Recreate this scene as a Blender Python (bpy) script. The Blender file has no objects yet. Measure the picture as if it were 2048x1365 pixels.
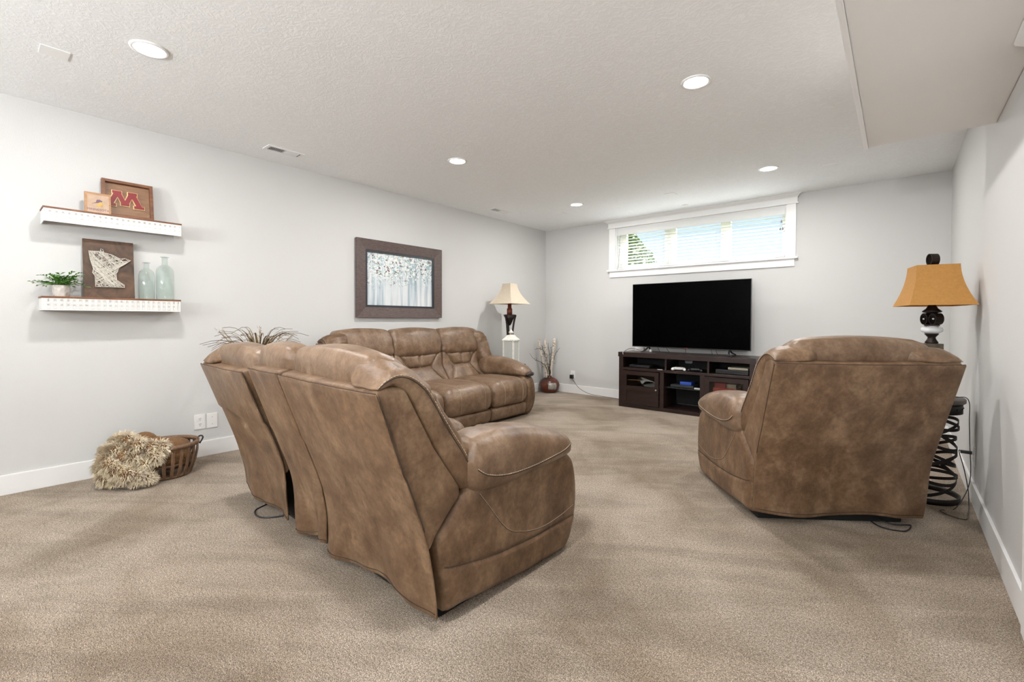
import bpy, bmesh, math, random
from math import sin, cos, pi, radians as rad, sqrt, atan2, exp
from mathutils import Vector, Matrix, noise
random.seed(7)
scene = bpy.context.scene
COL = scene.collection

# ------------------------------------------------------------------ camera
W, H, YF = 4.812, 2.6, -9.6           # room width, height, y of the wall behind the camera
cam_d = bpy.data.cameras.new('camera'); cam = bpy.data.objects.new('camera', cam_d); COL.objects.link(cam)
yaw, pit, rol = 0.7006, -0.0164, 0.0026
fw = Vector((-sin(yaw)*cos(pit), cos(yaw)*cos(pit), sin(pit))); rt = Vector((cos(yaw), sin(yaw), 0)); up = rt.cross(fw)
a = rt*cos(rol)+up*sin(rol); b = -rt*sin(rol)+up*cos(rol)
M = Matrix((a, b, -fw)).transposed().to_4x4(); M.translation = Vector((4.4311, -6.1053, 1.1483))
cam.matrix_world = M
cam_d.sensor_width = 36; cam_d.lens = 36*915.54/2048; cam_d.shift_y = -(682.5-655.1)/2048
cam_d.clip_start = .02
scene.camera = cam
# ------------------------------------------------------------------ world, exposure
wd = bpy.data.worlds.new('World'); scene.world = wd; wd.use_nodes = True
nt = wd.node_tree; bg = nt.nodes['Background']
tc = nt.nodes.new('ShaderNodeTexCoord'); sx = nt.nodes.new('ShaderNodeSeparateXYZ'); cr = nt.nodes.new('ShaderNodeValToRGB')
nt.links.new(tc.outputs['Generated'], sx.inputs[0]); nt.links.new(sx.outputs['Z'], cr.inputs[0]); nt.links.new(cr.outputs[0], bg.inputs[0])
cr.color_ramp.elements[0].position = .0; cr.color_ramp.elements[0].color = (.80, .90, 1, 1)
cr.color_ramp.elements[1].position = .5; cr.color_ramp.elements[1].color = (.42, .65, 1, 1)
bg.inputs[1].default_value = 1.15
vs = scene.view_settings
vs.view_transform = 'Standard'; vs.look = 'None'; vs.exposure = 0.0; vs.gamma = 1; vs.use_curve_mapping = False
CAN_POWER = 24
UP_POWER = 165
sun_d = bpy.data.lights.new('sun', 'SUN'); sun_d.energy = 60.0; sun_d.angle = .01; sun_d.color = (1, .985, .96)
sun_o = bpy.data.objects.new('sun', sun_d); COL.objects.link(sun_o); sun_o.rotation_euler = (rad(-33), rad(6), 0); sun_o.location = (2, 5, 9)

for x_ in (2.2, 3.9):      # two added uplights, unseen behind the viewpoint, put in to brighten the ceiling
    ud = bpy.data.lights.new('ceiling_fill', 'AREA'); ud.shape = 'DISK'; ud.size = .35; ud.energy = UP_POWER; ud.color = (.96, .98, 1)
    uo = bpy.data.objects.new('ceiling_fill', ud); COL.objects.link(uo); uo.location = (x_, -8.9, 1.6); uo.rotation_euler = (rad(160), 0, 0)

# ------------------------------------------------------------------ materials
def nodes_of(name):
    m = bpy.data.materials.new(name); m.use_nodes = True
    return m, m.node_tree, m.node_tree.nodes['Principled BSDF']
def P(bs, **k):
    for n, v in k.items():
        bs.inputs[n.replace('_', ' ')].default_value = v
def mat(name, col, rough=.5, metal=0., bump=0., bscale=200., var=0., vscale=8., spec=None, coat=0):
    m, t, bs = nodes_of(name)
    P(bs, Base_Color=(*col, 1), Roughness=rough, Metallic=metal)
    if spec is not None: bs.inputs['Specular IOR Level'].default_value = spec
    if coat: bs.inputs['Coat Weight'].default_value = coat
    tcn = t.nodes.new('ShaderNodeTexCoord')
    if bump:
        n = t.nodes.new('ShaderNodeTexNoise'); n.inputs['Scale'].default_value = bscale; n.inputs['Detail'].default_value = 3
        bp = t.nodes.new('ShaderNodeBump'); bp.inputs['Strength'].default_value = bump; bp.inputs['Distance'].default_value = .005
        t.links.new(tcn.outputs['Object'], n.inputs['Vector']); t.links.new(n.outputs[0], bp.inputs['Height']); t.links.new(bp.outputs[0], bs.inputs['Normal'])
    if var:
        n = t.nodes.new('ShaderNodeTexNoise'); n.inputs['Scale'].default_value = vscale; n.inputs['Detail'].default_value = 5
        r = t.nodes.new('ShaderNodeValToRGB')
        r.color_ramp.elements[0].position = .3; r.color_ramp.elements[1].position = .7
        r.color_ramp.elements[0].color = (*[c*(1-var) for c in col], 1); r.color_ramp.elements[1].color = (*[min(1, c*(1+var)) for c in col], 1)
        t.links.new(tcn.outputs['Object'], n.inputs['Vector']); t.links.new(n.outputs[0], r.inputs[0]); t.links.new(r.outputs[0], bs.inputs['Base Color'])
    return m
def ramp_noise(t, vec, scale, stops, detail=4, rough=.55, dist=0., vscale=(1, 1, 1)):
    mp = t.nodes.new('ShaderNodeMapping'); mp.inputs['Scale'].default_value = vscale
    n = t.nodes.new('ShaderNodeTexNoise'); n.inputs['Scale'].default_value = scale; n.inputs['Detail'].default_value = detail
    n.inputs['Roughness'].default_value = rough; n.inputs['Distortion'].default_value = dist
    r = t.nodes.new('ShaderNodeValToRGB')
    t.links.new(vec, mp.inputs[0]); t.links.new(mp.outputs[0], n.inputs['Vector']); t.links.new(n.outputs[0], r.inputs[0])
    els = r.color_ramp.elements
    while len(els) < len(stops): els.new(.5)
    for e, (p, c) in zip(els, stops): e.position = p; e.color = (*c, 1)
    return r.outputs[0], n.outputs[0]
def mix(t, fac, c1, c2, mode='MIX'):
    m = t.nodes.new('ShaderNodeMix'); m.data_type = 'RGBA'; m.blend_type = mode
    if isinstance(fac, (int, float)): m.inputs[0].default_value = fac
    else: t.links.new(fac, m.inputs[0])
    for s, c in ((6, c1), (7, c2)):
        if isinstance(c, tuple): m.inputs[s].default_value = (*c, 1)
        else: t.links.new(c, m.inputs[s])
    return m.outputs[2]
def bump(t, bs, h, strength, dist=.005):
    bp = t.nodes.new('ShaderNodeBump'); bp.inputs['Strength'].default_value = strength; bp.inputs['Distance'].default_value = dist
    t.links.new(h, bp.inputs['Height']); t.links.new(bp.outputs[0], bs.inputs['Normal']); return bp

m_wall = mat('wall_paint', (.600, .596, .584), .75, bump=.15, bscale=160)
# ceiling: knocked-down crow's-foot texture
m_ceil, t, bs = nodes_of('textured_ceiling_paint'); P(bs, Base_Color=(.86, .86, .85, 1), Roughness=.85)
tcn = t.nodes.new('ShaderNodeTexCoord')
n1 = t.nodes.new('ShaderNodeTexNoise'); n1.inputs['Scale'].default_value = 19; n1.inputs['Detail'].default_value = 6; n1.inputs['Roughness'].default_value = .62; n1.inputs['Distortion'].default_value = 2.6
t.links.new(tcn.outputs['Object'], n1.inputs['Vector'])
rr = t.nodes.new('ShaderNodeValToRGB'); rr.color_ramp.elements[0].position = .44; rr.color_ramp.elements[1].position = .6
t.links.new(n1.outputs[0], rr.inputs[0]); bump(t, bs, rr.outputs[0], .22, .005)
cc, _ = ramp_noise(t, tcn.outputs['Object'], 19, [(.42, (.875, .885, .89)), (.6, (.915, .925, .93))], 6, .62, 2.6); t.links.new(cc, bs.inputs['Base Color'])
m_soffit = mat('smooth_soffit_paint', (.90, .89, .875), .8)
m_trim = mat('white_trim_paint', (.86, .86, .85), .35)
m_white = mat('white_plastic', (.84, .83, .81), .35)
m_black = mat('black_plastic', (.012, .012, .013), .35)
m_blackm = mat('matte_black', (.006, .006, .006), .8)
# carpet
m_carp, t, bs = nodes_of('beige_cut_pile_carpet'); P(bs, Roughness=.95); bs.inputs['Specular IOR Level'].default_value = .1
bs.inputs['Sheen Weight'].default_value = .15
tcn = t.nodes.new('ShaderNodeTexCoord'); ov = tcn.outputs['Object']
f1, fh = ramp_noise(t, ov, 260, [(.34, (.15, .108, .073)), (.5, (.42, .335, .255)), (.66, (.78, .665, .545))], 2, .6)
f2, _ = ramp_noise(t, ov, 95, [(.38, (.72, .70, .67)), (.5, (1, 1, 1)), (.62, (1.22, 1.23, 1.24))], 3, .7)
fine = mix(t, 1., f1, f2, 'MULTIPLY')
rot = t.nodes.new('ShaderNodeMapping'); rot.inputs['Rotation'].default_value = (0, 0, rad(-35)); t.links.new(ov, rot.inputs[0])
big, _ = ramp_noise(t, rot.outputs[0], 1.3, [(.36, (.70, .65, .58)), (.5, (.98, .97, .95)), (.62, (1.16, 1.18, 1.20))], 5, .6, .5, (1, .7, 1))
strp, _ = ramp_noise(t, rot.outputs[0], 2.6, [(.42, (.89, .88, .86)), (.56, (1.10, 1.10, 1.10))], 4, .6, .6, (.4, 1.7, 1))
cA = mix(t, 1., fine, big, 'MULTIPLY'); cB = mix(t, 1., cA, strp, 'MULTIPLY'); t.links.new(cB, bs.inputs['Base Color'])
bump(t, bs, fh, 1.0, .014)
# leather
def leather(name, lo, mid, hi, rough=.47):
    m, t, bs = nodes_of(name); tcn = t.nodes.new('ShaderNodeTexCoord'); ov = tcn.outputs['Object']
    c1, _ = ramp_noise(t, ov, 8.5, [(.30, lo), (.5, mid), (.74, hi)], 8, .64, .25, (1, 1, .75))
    c2, f2 = ramp_noise(t, ov, 48, [(.36, (.80, .79, .77)), (.62, (1.14, 1.14, 1.15))], 8, .72, .1)
    c = mix(t, 1., c1, c2, 'MULTIPLY'); t.links.new(c, bs.inputs['Base Color'])
    P(bs, Roughness=rough); bs.inputs['Specular IOR Level'].default_value = .45
    _, h1 = ramp_noise(t, ov, 240, [(.4, (0, 0, 0)), (.6, (1, 1, 1))], 4, .6)
    _, h2 = ramp_noise(t, ov, 14, [(.4, (0, 0, 0)), (.6, (1, 1, 1))], 3, .5, .6)
    a1 = t.nodes.new('ShaderNodeMath'); a1.operation = 'MULTIPLY_ADD'; a1.inputs[1].default_value = 5.
    t.links.new(h2, a1.inputs[0]); t.links.new(h1, a1.inputs[2])
    bump(t, bs, a1.outputs[0], .22, .004)
    return m
m_lea = leather('distressed_tan_leather', (.078, .040, .019), (.148, .086, .046), (.27, .178, .106), .43)
m_leaf = leather('smooth_tan_leather', (.108, .061, .033), (.175, .109, .065), (.27, .185, .122), .35)
m_thread = mat('pale_stitching', (.46, .35, .25), .7)
m_seam = mat('dark_seam', (.050, .028, .016), .8)
def wood(name, lo, hi, scale=7, vs=(1, 1, 1), rough=.45, dist=1.2):
    m, t, bs = nodes_of(name); tcn = t.nodes.new('ShaderNodeTexCoord')
    c, f = ramp_noise(t, tcn.outputs['Object'], scale, [(.3, lo), (.7, hi)], 6, .6, dist, vs)
    t.links.new(c, bs.inputs['Base Color']); P(bs, Roughness=rough); bump(t, bs, f, .15, .003); return m
m_esp = wood('espresso_stained_wood', (.009, .004, .0035), (.030, .014, .011), 8, (1, 4, 10), .3)
m_brown = wood('walnut_brown_wood', (.085, .03, .012), (.22, .085, .032), 9, (6, 1, 6), .5)
m_honey = wood('honey_pine_wood', (.26, .125, .048), (.42, .23, .10), 8, (5, 1, 5), .5)
m_boardw = wood('dark_stained_board', (.035, .018, .010), (.13, .068, .036), 5, (8, 1.5, 1.2), .55, 2.)
m_panelw = wood('light_walnut_panel', (.17, .085, .042), (.27, .145, .075), 6, (6, 1, 6), .5)
m_pframe = wood('grey_brown_frame', (.060, .040, .036), (.135, .095, .085), 12, (1, 2, 8), .4)
m_glass, t, bs = nodes_of('clear_glass'); P(bs, Base_Color=(.95, 1, .98, 1), Roughness=.0, IOR=1.45); bs.inputs['Transmission Weight'].default_value = 1
def thinglass(name, tint, refl=.08, alpha=.12, rough=.02):
    m = bpy.data.materials.new(name); m.use_nodes = True; t = m.node_tree; t.nodes.clear()
    o = t.nodes.new('ShaderNodeOutputMaterial'); tr = t.nodes.new('ShaderNodeBsdfTransparent'); g = t.nodes.new('ShaderNodeBsdfGlossy'); d = t.nodes.new('ShaderNodeBsdfDiffuse')
    tr.inputs[0].default_value = (*tint, 1); g.inputs['Roughness'].default_value = rough; d.inputs[0].default_value = (*tint, 1)
    lw = t.nodes.new('ShaderNodeLayerWeight'); lw.inputs[0].default_value = .5
    pw = t.nodes.new('ShaderNodeMath'); pw.operation = 'POWER'; pw.inputs[1].default_value = 4; f = t.nodes.new('ShaderNodeMath'); f.operation = 'MULTIPLY_ADD'; f.inputs[1].default_value = .9; f.inputs[2].default_value = .035
    t.links.new(lw.outputs['Facing'], pw.inputs[0]); t.links.new(pw.outputs[0], f.inputs[0])
    m1 = t.nodes.new('ShaderNodeMixShader'); m2 = t.nodes.new('ShaderNodeMixShader'); m2.inputs[0].default_value = alpha
    t.links.new(f.outputs[0], m1.inputs[0]); t.links.new(tr.outputs[0], m1.inputs[1]); t.links.new(g.outputs[0], m1.inputs[2])
    t.links.new(m1.outputs[0], m2.inputs[1]); t.links.new(d.outputs[0], m2.inputs[2]); t.links.new(m2.outputs[0], o.inputs[0]); return m
m_pane = thinglass('window_glass', (.97, .99, 1), alpha=.0)
m_cabglass = thinglass('cabinet_glass', (.8, .8, .8), alpha=.0)
m_bottle = thinglass('pale_green_glass', (.87, .915, .895), alpha=.03, rough=.04)
m_lantglass = thinglass('dusty_lantern_glass', (.90, .91, .89), alpha=.30, rough=.2)
m_screen = mat('tv_screen_glass', (.0005, .0005, .0006), .25, spec=.02)
m_iron = mat('dark_bronze_metal', (.025, .017, .014), .42, metal=.6, var=.3, vscale=20)
m_emit, t, bs = nodes_of('lamp_diffuser'); P(bs, Base_Color=(1, 1, 1, 1)); bs.inputs['Emission Color'].default_value = (1, .97, .92, 1); bs.inputs['Emission Strength'].default_value = 14

# ------------------------------------------------------------------ mesh helpers
def obj(name, verts, faces, m, parent=None, smooth=False, label=None):
    me = bpy.data.meshes.new(name); me.from_pydata([tuple(v) for v in verts], [], faces); me.update()
    if smooth: me.polygons.foreach_set('use_smooth', [True]*len(me.polygons))
    if m: me.materials.append(m)
    o = bpy.data.objects.new(name, me); COL.objects.link(o)
    if parent: o.parent = parent
    if label: o['label'] = label
    return o
def bobj(name, bm, m, parent=None, smooth=False, label=None):
    bmesh.ops.recalc_face_normals(bm, faces=bm.faces)
    me = bpy.data.meshes.new(name); bm.to_mesh(me); bm.free()
    if smooth: me.polygons.foreach_set('use_smooth', [True]*len(me.polygons))
    if m: me.materials.append(m)
    o = bpy.data.objects.new(name, me); COL.objects.link(o)
    if parent: o.parent = parent
    if label: o['label'] = label
    return o
def thing(name, label, cat, loc=(0, 0, 0), rz=0, group=None):
    o = bpy.data.objects.new(name, None); COL.objects.link(o); o.empty_display_size = .1
    o.location = loc; o.rotation_euler = (0, 0, rz); o['label'] = label; o['category'] = cat
    if group: o['group'] = group
    return o
def tag(o, label, cat, group=None):
    o['label'] = label; o['category'] = cat
    if group: o['group'] = group
    return o
def struct(o): o['kind'] = 'structure'; return o
def addbox(bm, x0, x1, y0, y1, z0, z1, mtx=None):
    vs = [bm.verts.new((x, y, z)) for x in (x0, x1) for y in (y0, y1) for z in (z0, z1)]
    if mtx: 
        for v in vs: v.co = mtx @ v.co
    fs = []
    for f in ((0, 1, 3, 2), (4, 6, 7, 5), (0, 4, 5, 1), (2, 3, 7, 6), (0, 2, 6, 4), (1, 5, 7, 3)): fs.append(bm.faces.new([vs[i] for i in f]))
    return vs
def box(name, x0, x1, y0, y1, z0, z1, m, parent=None, bev=0., label=None, mtx=None):
    bm = bmesh.new(); addbox(bm, x0, x1, y0, y1, z0, z1, mtx)
    if bev: bmesh.ops.bevel(bm, geom=bm.edges[:], offset=bev, segments=2, profile=.7, affect='EDGES')
    return bobj(name, bm, m, parent, label=label)
def tube_bm(bm, pts, r, n=8, closed=False, cap=True):
    pts = [Vector(p) for p in pts]; k = len(pts); rs = r if isinstance(r, (list, tuple)) else [r]*k
    rings = []; nrm = None
    for i, p in enumerate(pts):
        if closed: d = pts[(i+1) % k]-pts[i-1]
        else: d = pts[min(i+1, k-1)]-pts[max(i-1, 0)]
        if d.length < 1e-9: d = Vector((0, 0, 1))
        d.normalize()
        if nrm is None:
            nrm = d.orthogonal().normalized()
        nrm = (nrm-d*nrm.dot(d)); nrm = nrm.normalized() if nrm.length > 1e-6 else d.orthogonal().normalized()
        bn = d.cross(nrm)
        rings.append([bm.verts.new(p+(nrm*cos(2*pi*j/n)+bn*sin(2*pi*j/n))*rs[i]) for j in range(n)])
    for i in range(k if closed else k-1):
        A, B = rings[i], rings[(i+1) % k]
        for j in range(n): bm.faces.new((A[j], A[(j+1) % n], B[(j+1) % n], B[j]))
    if not closed and cap and n > 2:
        bm.faces.new(rings[0][::-1]); bm.faces.new(rings[-1])
def tube(name, pts, r, m, parent=None, n=8, closed=False, label=None):
    bm = bmesh.new(); tube_bm(bm, pts, r, n, closed); return bobj(name, bm, m, parent, True, label)
def smoothpath(pts, k=6):
    pts = [Vector(p) for p in pts]; out = []
    for i in range(len(pts)-1):
        p0, p1, p2, p3 = pts[max(i-1, 0)], pts[i], pts[i+1], pts[min(i+2, len(pts)-1)]
        for j in range(k):
            t = j/k
            out.append(.5*((2*p1)+(p2-p0)*t+(2*p0-5*p1+4*p2-p3)*t*t+(3*p1-p0-3*p2+p3)*t**3))
    out.append(pts[-1]); return out
def lathe(name, prof, m, parent=None, n=32, c=(0, 0, 0), label=None, smooth=True, wall=0):
    bm = bmesh.new(); rings = []
    if wall: prof = list(prof)+[(max(r-wall, .0005), z+(wall if i == 0 else 0)) for i, (r, z) in enumerate(prof)][::-1]
    for r, z in prof: rings.append([bm.verts.new((c[0]+r*cos(2*pi*j/n), c[1]+r*sin(2*pi*j/n), c[2]+z)) for j in range(n)])
    for A, B in zip(rings, rings[1:]):
        for j in range(n): bm.faces.new((A[j], A[(j+1) % n], B[(j+1) % n], B[j]))
    bm.faces.new(rings[0][::-1]); bm.faces.new(rings[-1]) 
    return bobj(name, bm, m, parent, smooth, label)
def interp(x, tab):
    if x <= tab[0][0]: return tab[0][1]
    for (x0, y0), (x1, y1) in zip(tab, tab[1:]):
        if x <= x1: return y0+(y1-y0)*(x-x0)/(x1-x0)
    return tab[-1][1]
def sinterp(x, tab):      # smoothed
    if x <= tab[0][0]: return tab[0][1]
    for i in range(len(tab)-1):
        (x0, y0), (x1, y1) = tab[i], tab[i+1]
        if x <= x1:
            t = (x-x0)/(x1-x0)
            xm, ym = tab[max(i-1, 0)]; xp, yp = tab[min(i+2, len(tab)-1)]
            m0 = (y1-ym)/(x1-xm)*(x1-x0); m1 = (yp-y0)/(xp-x0)*(x1-x0)
            return (2*t**3-3*t*t+1)*y0+(t**3-2*t*t+t)*m0+(-2*t**3+3*t*t)*y1+(t**3-t*t)*m1
    return tab[-1][1]
def softbox(name, h, r, n, F, m, parent=None, wr=None, label=None, k=3):
    """rounded box of half sizes h, corner radius r, mapped by F(u,v,w in -1..1); wr(p) offsets"""
    def coords(hh, nn):
        out = []
        rr_ = min(r, hh*.999)
        for i in range(k): out.append(-hh+rr_*(1-cos(pi/2*i/k))*1.0)
        for i in range(nn+1): out.append(-hh+rr_+(2*hh-2*rr_)*i/nn)
        for i in range(k): out.append(hh-rr_*(1-cos(pi/2*(k-1-i)/k)))
        return sorted(set(round(x, 6) for x in out))
    cs = [coords(h[i], n[i]) for i in range(3)]
    idx = {}; verts = []; faces = []
    def V(p):
        key = (round(p[0], 5), round(p[1], 5), round(p[2], 5))
        if key in idx: return idx[key]
        inner = [max(-(h[i]-min(r, h[i]*.999)), min(h[i]-min(r, h[i]*.999), p[i])) for i in range(3)]
        d = [p[i]-inner[i] for i in range(3)]; L = sqrt(sum(x*x for x in d)) or 1
        q = [inner[i]+d[i]/L*min(r, L*2) if L else p[i] for i in range(3)]
        w = Vector(F(q[0]/h[0], q[1]/h[1], q[2]/h[2]))
        if wr: w = w+wr(q[0]/h[0], q[1]/h[1], q[2]/h[2], w)
        verts.append(w); idx[key] = len(verts)-1; return idx[key]
    for ax in range(3):
        A, B = [(1, 2), (2, 0), (0, 1)][ax]
        for s in (-1, 1):
            for i in range(len(cs[A])-1):
                for j in range(len(cs[B])-1):
                    q = []
                    for (ii, jj) in ((i, j), (i+1, j), (i+1, j+1), (i, j+1)):
                        p = [0, 0, 0]; p[ax] = s*h[ax]; p[A] = cs[A][ii]; p[B] = cs[B][jj]; q.append(V(p))
                    if s < 0: q = q[::-1]
                    if len(set(q)) == 4: faces.append(q)
    return obj(name, verts, faces, m, parent, True, label)
def lerp(a, b, t): return a+(b-a)*t
def dashes(name, pts, m, parent, r=.0022, on=.011, off=.006, label=None):
    pts = [Vector(p) for p in pts]; bm = bmesh.new(); d = 0; seg = []; state = True; lim = on
    for p, q in zip(pts, pts[1:]):
        L = (q-p).length; s = 0
        if L < 1e-9: continue
        if not seg and state: seg = [p]
        while d+(L-s) > lim:
            s += lim-d; c = p.lerp(q, s/L)
            if state:
                seg.append(c)
                tube_bm(bm, seg, r, 4); seg = []
            else: seg = [c]
            state = not state; lim = on if state else off; d = 0
        d += L-s
        if state: seg.append(q)
    return bobj(name, bm, m, parent, True, label)
def cut_poly(name, pts2, to3, thick, m, parent=None, label=None):
    """extruded polygon: pts2 list (s,t) -> to3(s,t,d)"""
    bm = bmesh.new()
    A = [bm.verts.new(to3(s, t, 0)) for s, t in pts2]; B = [bm.verts.new(to3(s, t, thick)) for s, t in pts2]
    k = len(pts2)
    for i in range(k): bm.faces.new((A[i], A[(i+1) % k], B[(i+1) % k], B[i]))
    bm.faces.new(A); bm.faces.new(B)
    bmesh.ops.triangulate(bm, faces=[f for f in bm.faces if len(f.verts) > 4])
    return bobj(name, bm, m, parent, label=label)
def text_mesh(name, s, size, m, parent, mtx, extrude=.001):
    cu = bpy.data.curves.new(name, 'FONT'); cu.body = s; cu.size = size; cu.extrude = extrude; cu.align_x = 'CENTER'; cu.resolution_u = 3
    o = bpy.data.objects.new(name, cu); COL.objects.link(o)
    bpy.context.view_layer.update()
    me = bpy.data.meshes.new_from_object(o.evaluated_get(bpy.context.evaluated_depsgraph_get()))
    bpy.data.objects.remove(o); me.transform(mtx); me.materials.clear(); me.materials.append(m)
    o = bpy.data.objects.new(name, me); COL.objects.link(o); o.parent = parent; return o

# ------------------------------------------------------------------ room shell
T = .12
struct(box('floor', -T, W+T, YF-T, T, -.1, 0, m_carp))
struct(box('ceiling', -T, W+T, YF-T, T+.06, H, H+.1, m_ceil))
struct(box('wall_left', -T, 0, YF, 0, 0, H, m_wall))
struct(box('wall_right', W, W+T, YF, 0, 0, H, m_wall))
struct(box('wall_front', -T, W+T, YF-T, YF, 0, H, m_wall))
WX0, WX1, WZ0, WZ1 = 1.262, 3.432, 1.88, 2.485
DW = .18
bm = bmesh.new()
addbox(bm, -T, WX0, 0, DW, 0, H); addbox(bm, WX1, W+T, 0, DW, 0, H); addbox(bm, WX0, WX1, 0, DW, 0, WZ0); addbox(bm, WX0, WX1, 0, DW, WZ1, H)
struct(bobj('wall_back', bm, m_wall))
struct(box('soffit', 4.283, W-.001, YF, -2.632, 2.183, H-.001, m_soffit, bev=.006))
struct(box('trim_1', 4.262, 4.2829, YF, -2.628, 2.172, 2.196, mat('bright_white_bead', (.95, .95, .95), .3), bev=.005))
for nme, bx in (('baseboard_left', (0, .014, YF, -.014)), ('baseboard_right', (W-.014, W, -3.66, -.014)), ('baseboard_back', (0, W, -.014, 0))):
    o = box(nme, bx[0], bx[1], bx[2], bx[3], 0, .13, m_trim, bev=.004); struct(o)
# door on the right wall, only its crown end shows
dr = bpy.data.objects.new('door_1', None); COL.objects.link(dr); dr.location = (W, -4.12, 0); struct(dr)
box('door_slab', -.012, .0, -.41, .41, .01, 2.03, m_trim, dr, .003)
for s in (-1, 1): box('door_casing', -.022, 0, s*.455-.045, s*.455+.045, 0, 2.08, m_trim, dr, .003)
box('door_header', -.026, 0, -.51, .51, 2.08, 2.15, m_trim, dr, .003)
bm = bmesh.new()
prof = [(0, 2.148), (-.03, 2.148), (-.034, 2.158), (-.062, 2.172), (-.066, 2.181), (0, 2.181)]
A = [bm.verts.new((x, -.56, z)) for x, z in prof]; B = [bm.verts.new((x, .532, z)) for x, z in prof]
for i in range(len(prof)): bm.faces.new((A[i], A[(i+1) % 6], B[(i+1) % 6], B[i]))
bm.faces.new(A); bm.faces.new(B); bobj('door_crown', bm, m_trim, dr)

# ------------------------------------------------------------------ window
wn = bpy.data.objects.new('window_1', None); COL.objects.link(wn); wn.location = ((WX0+WX1)/2, 0, WZ0); struct(wn)
cxw = (WX0+WX1)/2
def wbox(n, x0, x1, y0, y1, z0, z1, m=m_trim, bev=.003): return box(n, x0-cxw, x1-cxw, y0, y1, z0-WZ0, z1-WZ0, m, wn, bev)
wbox('casing', 1.163, 1.262, -.020, 0, 1.877, 2.485); wbox('casing', 3.432, 3.528, -.020, 0, 1.877, 2.485)
wbox('header_board', 1.150, 3.542, -.024, 0, 2.497, 2.560); wbox('header_bead', 1.140, 3.552, -.034, 0, 2.485, 2.499, bev=.005)
bm = bmesh.new()
cp = [(0, 2.556), (-.026, 2.556), (-.030, 2.563), (-.036, 2.566), (-.052, 2.583), (-.066, 2.589), (-.072, 2.599), (0, 2.599)]
def ex(y): return -y*1.0
A = [bm.verts.new((1.145-cxw+.03+y, y, z-WZ0)) for y, z in cp]; B = [bm.verts.new((3.547-cxw-.03-y, y, z-WZ0)) for y, z in cp]
for i in range(8): bm.faces.new((A[i], A[(i+1) % 8], B[(i+1) % 8], B[i]))
bm.faces.new(A); bm.faces.new(B); bobj('crown_molding', bm, m_trim, wn)
wbox('window_sill', 1.140, 3.552, -.050, .11, 1.857, 1.880, bev=.006)
wbox('apron', 1.175, 3.516, -.020, 0, 1.772, 1.857)
wbox('jamb', 1.262, 1.276, .0, DW, 1.88, 2.485); wbox('jamb', 3.418, 3.432, 0, DW, 1.88, 2.485); wbox('jamb', 1.276, 3.418, 0, DW, 2.471, 2.485)
wbox('jamb', 1.276, 3.418, .105, DW, 1.88, 1.90)
m_vinyl = mat('almond_vinyl', (.80, .77, .71), .4)
for n_, x0, x1 in (('sash_stile', 1.276, 1.375), ('mullion', 1.945, 2.098), ('mullion', 2.680, 2.797), ('sash_stile', 3.370, 3.418)):
    wbox(n_, x0, x1, .120, .168, 1.90, 2.471, m_vinyl)
wbox('sash_rail', 1.375, 3.370, .122, .166, 1.90, 1.935, m_vinyl); wbox('sash_rail', 1.375, 3.370, .122, .166, 2.435, 2.471, m_vinyl)
for x0, x1 in ((1.375, 1.945), (2.098, 2.68), (2.797, 3.37)): wbox('window_pane', x0, x1, .142, .146, 1.935, 2.435, m_pane, 0)
# blind
m_slat, t, bs = nodes_of('white_faux_wood_slat'); P(bs, Base_Color=(.9, .9, .89, 1), Roughness=.4)
tl = t.nodes.new('ShaderNodeBsdfTranslucent'); tl.inputs[0].default_value = (.95, .97, 1, 1); ms = t.nodes.new('ShaderNodeMixShader'); ms.inputs[0].default_value = .22
t.links.new(bs.outputs[0], ms.inputs[1]); t.links.new(tl.outputs[0], ms.inputs[2]); t.links.new(ms.outputs[0], t.nodes['Material Output'].inputs[0])
bl = thing('window_blind', 'white horizontal slat blind hanging lowered inside the wide basement window', 'blind', (cxw, .045, 1.89))
box('valance', -1.07, 1.07, -.040, -.030, .487, .588, m_slat, bl, .003)
box('head_rail', -1.065, 1.065, -.028, .028, .530, .575, m_slat, bl, .003)
sl = None
bm = bmesh.new(); mt = Matrix.Rotation(rad(24), 4, 'X'); addbox(bm, -1.062, 1.062, -.024, .024, -.0015, .0015, mt)
for i in range(11):
    z = .045+i*.0425
    if sl is None: sl = bobj('slat', bm, m_slat, bl); sl.location = (0, 0, z)
    else:
        c = sl.copy(); COL.objects.link(c); c.parent = bl; c.location = (0, 0, z)
box('bottom_rail', -1.062, 1.062, -.024, .024, .001, .020, m_slat, bl, .004)
for x in (-.93, -.31, .31, .93): tube('ladder_cord', [(x, -.026, .01), (x, -.026, .53)], .0016, m_white, bl, 4)
tube('tilt_wand', [(-1.02, -.034, .50), (-1.045, -.038, .02)], .004, mat('clear_wand', (.35, .34, .33), .2), bl, 6)
for dx, dz in ((0, 0), (-.012, -.085), (.014, -.085)):
    tube('lift_cord', [(1.03+dx, -.034, .50), (1.03+dx, -.036, .43+dz)], .0012, m_white, bl, 4)
    lathe('cord_tassel', [(.002, .03), (.007, .02), (.009, 0)], mat('grey_tassel', (.30, .29, .29), .5), bl, 8, (1.03+dx, -.037, .40+dz))
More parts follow.
